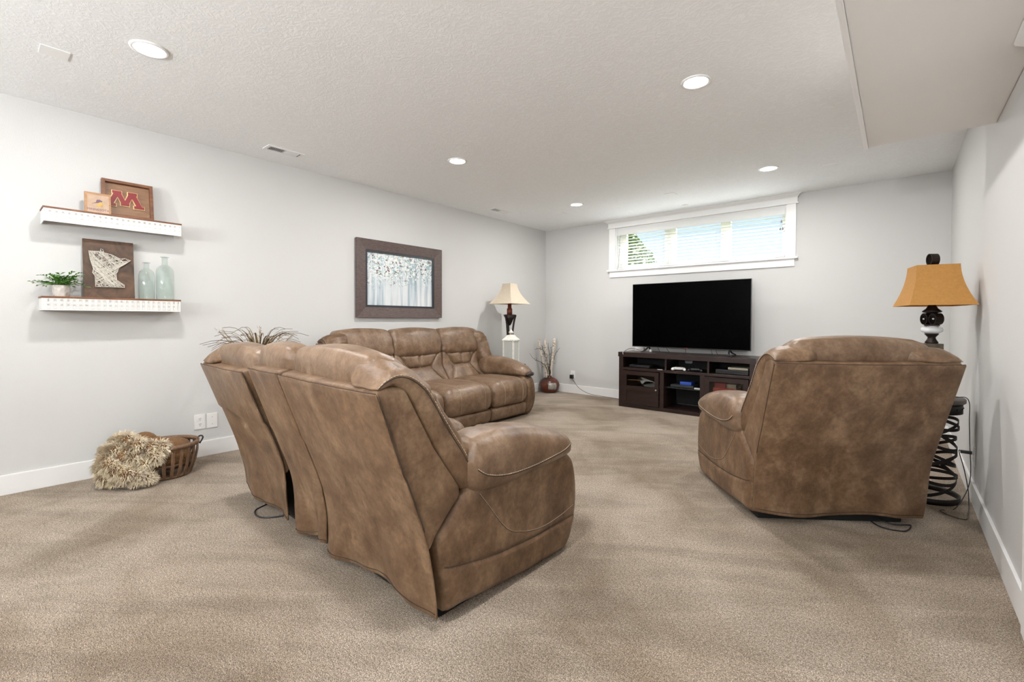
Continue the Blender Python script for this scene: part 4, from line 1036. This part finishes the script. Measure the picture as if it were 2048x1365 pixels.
LX, LY = .335, -1.300
t = thing('corner_table_lamp', 'table lamp with square cream bell shade on dark metal legs in the far left corner', 'lamp', (LX, LY, .55))
m_shade1 = fabric('cream_shade_fabric', (.78, .68, .54), .25)
shade('shade', t, .815, 1.095, (.205, .205), (.072, .072), m_shade1)
lathe('lamp_base', [(.001, 0), (.065, 0), (.065, .015), (.03, .025), (.001, .03)], m_iron, t, 24)
m_cop = mat('copper_red_metal', (.16, .04, .02), .35, metal=.5)
lathe('lamp_neck', [(.020, .66), (.038, .665), (.038, .752), (.027, .758), (.025, .82), (.004, .99), (.001, .99)], m_cop, t, 20, label='copper brown neck')
lathe('lamp_bowl', [(.012, .52), (.024, .54), (.050, .60), (.088, .668), (.060, .672)], m_iron, t, 20)
for k in range(3):
    a0 = k*2*pi/3+.5; c, s = cos(a0), sin(a0)
    tube('leg', smoothpath([(.085*c, .085*s, .665), (.058*c, .058*s, .55), (.040*c, .040*s, .38), (.042*c, .042*s, .2), (.052*c, .052*s, .014)]), .0135, m_iron, t, 8)
tube('harp', smoothpath([(-.004, 0, .98), (-.04, 0, 1.02), (-.03, 0, 1.08), (0, 0, 1.095)]), .002, m_iron, t, 5)
tube('harp', smoothpath([(.004, 0, .98), (.04, 0, 1.02), (.03, 0, 1.08), (0, 0, 1.095)]), .002, m_iron, t, 5)
tube('shade_spider', [(-.072, 0, 1.093), (.072, 0, 1.093)], .0025, m_iron, t, 5)
tube('shade_spider', [(0, -.072, 1.093), (0, .072, 1.093)], .0025, m_iron, t, 5)
# lantern
t = thing('white_lantern', 'distressed white metal lantern standing in front of the corner table lamp', 'lantern', (.480, -1.440, .55), rad(12))
m_lw = mat('distressed_white_metal', (.74, .72, .66), .6, var=.12, vscale=30)
box('lantern_base', -.085, .085, -.085, .085, 0, .022, m_lw, t, .004)
box('lantern_cap', -.090, .090, -.090, .090, .318, .336, m_lw, t, .004)
for sx_ in (-1, 1):
    for sy_ in (-1, 1): box('corner_post', sx_*.072-.010, sx_*.072+.010, sy_*.072-.010, sy_*.072+.010, .022, .318, m_lw, t, .002)
for k in range(4):
    bm = bmesh.new(); addbox(bm, -.062, .062, -.002, .001, .022, .318)
    o = bobj('lantern_pane', bm, m_lantglass, t); o.rotation_euler = (0, 0, k*pi/2); o.location = (.076*sin(k*pi/2), -.076*cos(k*pi/2), 0)
bm = bmesh.new()
rings = [[bm.verts.new((s*x, s*y, z)) for x, y in ((-1, -1), (1, -1), (1, 1), (-1, 1))] for s, z in ((.088, .336), (.060, .362), (.040, .392), (.032, .396))]
for A, B in zip(rings, rings[1:]):
    for j in range(4): bm.faces.new((A[j], A[(j+1) % 4], B[(j+1) % 4], B[j]))
bm.faces.new(rings[0][::-1]); bm.faces.new(rings[-1]); bobj('roof', bm, m_lw, t)
lathe('vent_collar', [(.028, .396), (.028, .425), (.034, .427), (.034, .432), (.014, .455), (.005, .470), (.001, .473)], m_lw, t, 16)
for k in range(8): a0 = k*pi/4; box('vent_slot', -.004, .004, -.001, .001, .402, .420, m_seam, t, mtx=Matrix.Translation((.0283*cos(a0), .0283*sin(a0), 0)) @ Matrix.Rotation(a0+pi/2, 4, 'Z'))

# ------------------------------------------------------------------ floor vase with birch
VX, VY = .205, -.175
t = thing('birch_branch_vase', 'round brown ceramic vase holding birch branches and twigs in the far corner', 'vase', (VX, VY, 0))
m_vase, tt, bs = nodes_of('glazed_brown_ceramic'); tcn = tt.nodes.new('ShaderNodeTexCoord'); P(bs, Roughness=.3)
c, _ = ramp_noise(tt, tcn.outputs['Object'], 6, [(.35, (.030, .012, .009)), (.55, (.13, .035, .018)), (.75, (.20, .06, .03))], 4); tt.links.new(c, bs.inputs['Base Color'])
lathe('vase_body', [(.001, 0), (.085, 0), (.12, .02), (.155, .07), (.165, .115), (.155, .16), (.12, .205), (.075, .232), (.045, .240), (.042, .262), (.050, .268), (.046, .270), (.036, .262), (.034, .235)], m_vase, t, 36)
# silver patch panel wrapped on the body
bm = bmesh.new(); prev = None
for i in range(9):
    an = rad(-60+50*i/8); row = []
    for z, r in ((.055, .1495), (.085, .163), (.115, .1675), (.145, .163), (.165, .155)):
        row.append(bm.verts.new(((r)*cos(an), (r)*sin(an), z)))
    if prev:
        for j in range(4): bm.faces.new((prev[j], prev[j+1], row[j+1], row[j]))
    prev = row
o = bobj('silver_patch', bm, mat('mottled_silver_glaze', (.36, .34, .31), .35, metal=.3, var=.4, vscale=30), t, True, 'silver grey rectangular patch'); md = o.modifiers.new('s', 'SOLIDIFY'); md.thickness = .003
m_birch, tt, bs = nodes_of('birch_bark'); tcn = tt.nodes.new('ShaderNodeTexCoord'); P(bs, Roughness=.8)
c, _ = ramp_noise(tt, tcn.outputs['Object'], 22, [(.36, (.10, .07, .05)), (.46, (.62, .54, .45)), (.7, (.78, .72, .64))], 4, .6, .3, (1, 1, 3)); tt.links.new(c, bs.inputs['Base Color'])
for top, r in (((-.09, -.17, .84), .018), ((-.02, -.085, .85), .019), ((.07, .05, .86), .021)):
    a_ = Vector((top[0]*.05, top[1]*.05, .10)); b_ = Vector(top)
    pts = [a_.lerp(b_, k/9)+Vector((random.gauss(0, .003), random.gauss(0, .003), 0)) for k in range(10)]
    tube('birch_branch', pts, [r*random.uniform(.92, 1.1) for _ in pts], m_birch, t, 10)
m_twig = mat('dark_twig', (.035, .022, .018), .8)
TW = [[(0, 0, .2), (.0, -.10, .42), (-.02, -.22, .50), (.0, -.36, .53), (.02, -.46, .58)], [(0, 0, .2), (.02, -.08, .5), (.03, -.20, .68), (.04, -.42, .70)], [(0, 0, .2), (.0, .01, .5), (.01, -.04, .78)], [(0, 0, .2), (.04, .03, .45), (.09, .06, .62), (.12, .10, .70)], [(.0, 0, .2), (-.02, -.05, .45), (-.03, -.12, .66), (-.04, -.14, .74)], [(.01, 0, .2), (.03, -.02, .4), (.02, .02, .56), (.06, -.03, .72)], [(0, 0, .2), (.06, -.06, .4), (.10, -.16, .46), (.08, -.30, .42)], [(0, 0, .2), (-.01, -.03, .5), (.03, -.10, .60), (.0, -.16, .62)]]
for w_ in TW:
    pts = smoothpath(w_, 5); pts = [p+Vector((random.gauss(0, .006), random.gauss(0, .006), random.gauss(0, .004))) if k > 2 else p for k, p in enumerate(pts)]
    bm = bmesh.new(); tube_bm(bm, pts, [lerp(.0055, .002, k/len(pts)) for k in range(len(pts))], 5)
    for k in range(5, len(pts), 3):
        d = Vector((random.gauss(0, .5), random.gauss(0, 1), random.uniform(0, 1))).normalized()*random.uniform(.03, .09)
        if pts[k].y+d.y+VY > -.03: d.y = -abs(d.y)
        tube_bm(bm, [pts[k], pts[k]+d*.5+Vector((0, 0, .01)), pts[k]+d], [.002, .0016, .001], 4)
    bobj('twig', bm, m_twig, t, True)

# ------------------------------------------------------------------ drum table and amber lamp
DX, DY = 4.565, -2.07
t = thing('metal_drum_table', 'round side table of crossed dark metal straps beside the right wall', 'side table', (DX, DY, 0))
m_top = mat('grey_brown_table_top', (.10, .08, .065), .45, var=.25, vscale=12); m_str = mat('dark_strap_iron', (.018, .014, .012), .45, metal=.4)
lathe('table_top', [(.001, .628), (.196, .628), (.202, .634), (.202, .652), (.196, .658), (.001, .658)], m_top, t, 40)
lathe('top_band', [(.183, .565), (.188, .565), (.188, .628), (.183, .628)], m_str, t, 40)
nl = None
for k in range(20):
    a0 = 2*pi*k/20
    if nl is None: nl = lathe('rivet', [(.001, .004), (.004, .003), (.006, 0), (.001, 0)], m_iron, t, 8)
    else: nl = nl.copy(); COL.objects.link(nl); nl.parent = t
    nl.location = (.188*cos(a0), .188*sin(a0), .598); nl.rotation_euler = (0, pi/2, a0)
hoop('base_band', .178, 0, .036, .006, m_str)
def dr(z): return .160+.020*((z-.29)/.29)**2
for k in range(10):       # tilted closed strap rings crossing one another
    zc = .105+.385*k/9; ph = k*2.42+.6; amp = .070; bm = bmesh.new(); n = 56; rows = []
    for j in range(n):
        an = 2*pi*j/n; z = zc+amp*sin(an+ph); r_ = dr(z)+(.0035 if k % 2 else -.0035)
        rows.append([bm.verts.new((rr_*cos(an), rr_*sin(an), z+dz)) for rr_, dz in ((r_-.0015, -.010), (r_+.0015, -.010), (r_+.0015, .010), (r_-.0015, .010))])
    for j in range(n):
        A, B = rows[j], rows[(j+1) % n]
        for q in range(4): bm.faces.new((A[q], A[(q+1) % 4], B[(q+1) % 4], B[q]))
    bobj('strap', bm, m_str, t)
t = thing('amber_table_lamp', 'table lamp with rectangular amber bell shade, scroll base and ring finial by the right wall', 'lamp', (4.598, -2.090, .658))
m_shade2 = fabric('amber_shade_fabric', (.60, .31, .085), .3)
zb = .658
ox_, oy_, oz_ = W-.02-4.598, -2.005+2.090, .31-.658
box('plug', -.045+ox_, .008+ox_, -.010+oy_, .010+oy_, -.010+oz_, .010+oz_, m_black, t, .004)
tube('power_cord', [(x+ox_, y+oy_, z+oz_) for x, y, z in smoothpath([(-.04, 0, 0), (-.052, -.01, .002), (-.03, -.05, -.10), (-.012, -.07, -.22), (-.012, -.12, -.303), (-.03, -.30, -.304), (-.05, -.42, -.304), (-.12, -.40, -.304), (-.15, -.33, -.304), (-.08, -.24, -.304), (-.014, -.165, -.15), (-.012, -.11, .08), (-.012, -.07, .21), (-.012, -.06, .318), (-.03, -.065, .356), (-.075, -.075, .354), (-.125, -.085, .354)])], .0026, m_black, t, 6)
lathe('foot', [(.001, 0), (.10, 0), (.10, .02), (.07, .03), (.07, .20), (.045, .24), (.001, .24)], m_iron, t, 24)
m_blk = mat('aged_bronze_block', (.12, .10, .075), .35, metal=.5, var=.3, vscale=30)
box('pedestal_block', -.045, .045, -.045, .045, .24, .345, m_blk, t, .004, mtx=Matrix.Rotation(rad(20), 4, 'Z'))
lathe('lower_stem', [(.032, .345), (.034, .352), (.022, .372), (.020, .385), (.034, .402), (.036, .408)], m_iron, t, 24)
m_wg = mat('milky_glass', (.78, .80, .82), .15, spec=.6)
lathe('glass_collar', [(.030, .408), (.052, .420), (.057, .432), (.052, .446), (.030, .458)], m_wg, t, 28, label='milky white glass collar')
box('scroll_plate', -.038, .038, -.030, .030, .458, .466, m_iron, t, .002)
for s in (-1, 1):
    bm = bmesh.new(); tube_n = 28
    rows = []
    for j in range(tube_n):
        an = 2*pi*j/tube_n; rx, rz_ = .024, .037; x = s*.027+rx*cos(an); z = .503+rz_*sin(an)
        rows.append([bm.verts.new(q) for q in ((x, -.030, z), (x, .030, z), (s*.027+(rx-.004)*cos(an), .030, .503+(rz_-.004)*sin(an)), (s*.027+(rx-.004)*cos(an), -.030, .503+(rz_-.004)*sin(an)))])
    for j in range(tube_n):
        A, B = rows[j], rows[(j+1) % tube_n]
        for q in range(4): bm.faces.new((A[q], A[(q+1) % 4], B[(q+1) % 4], B[q]))
    for v in bm.verts: v.co = Matrix.Rotation(rad(-42), 4, 'Z') @ v.co
    bobj('scroll_ring', bm, m_iron, t, False)
bm = bmesh.new(); bmesh.ops.create_uvsphere(bm, u_segments=10, v_segments=8, radius=.006, matrix=Matrix.Translation((.005, -.030, .503))); bmesh.ops.create_uvsphere(bm, u_segments=10, v_segments=8, radius=.006, matrix=Matrix.Translation((-.040, .002, .503))); bobj('scroll_stud', bm, m_wg, t, True)
lathe('upper_stem', [(.020, .538), (.046, .546), (.050, .552), (.030, .570), (.020, .590), (.008, .62), (.006, .85), (.001, .85)], m_iron, t, 24)
shade('shade', t, .588, .845, (.160, .205), (.104, .105), m_shade2, rad(12))
ra = rad(12)
tube('shade_spider', [(-.095*cos(ra), -.095*sin(ra), .843), (.095*cos(ra), .095*sin(ra), .843)], .003, m_iron, t, 6)
tube('shade_spider', [(.105*sin(ra), -.105*cos(ra), .843), (-.105*sin(ra), .105*cos(ra), .843)], .003, m_iron, t, 6)
bm = bmesh.new(); rows = []
for j in range(30):
    an = 2*pi*j/30; c, s = cos(an), sin(an); cz = .886
    rows.append([bm.verts.new(q) for q in ((.030*c*.9, -.023, cz+.038*s), (.030*c*.9, .023, cz+.038*s), (.025*c*.9, .023, cz+.034*s), (.025*c*.9, -.023, cz+.034*s))])
for j in range(30):
    A, B = rows[j], rows[(j+1) % 30]
    for q in range(4): bm.faces.new((A[q], A[(q+1) % 4], B[(q+1) % 4], B[q]))
for v in bm.verts: v.co = Matrix.Rotation(rad(-56), 4, 'Z') @ v.co
bobj('ring_finial', bm, m_iron, t, False)
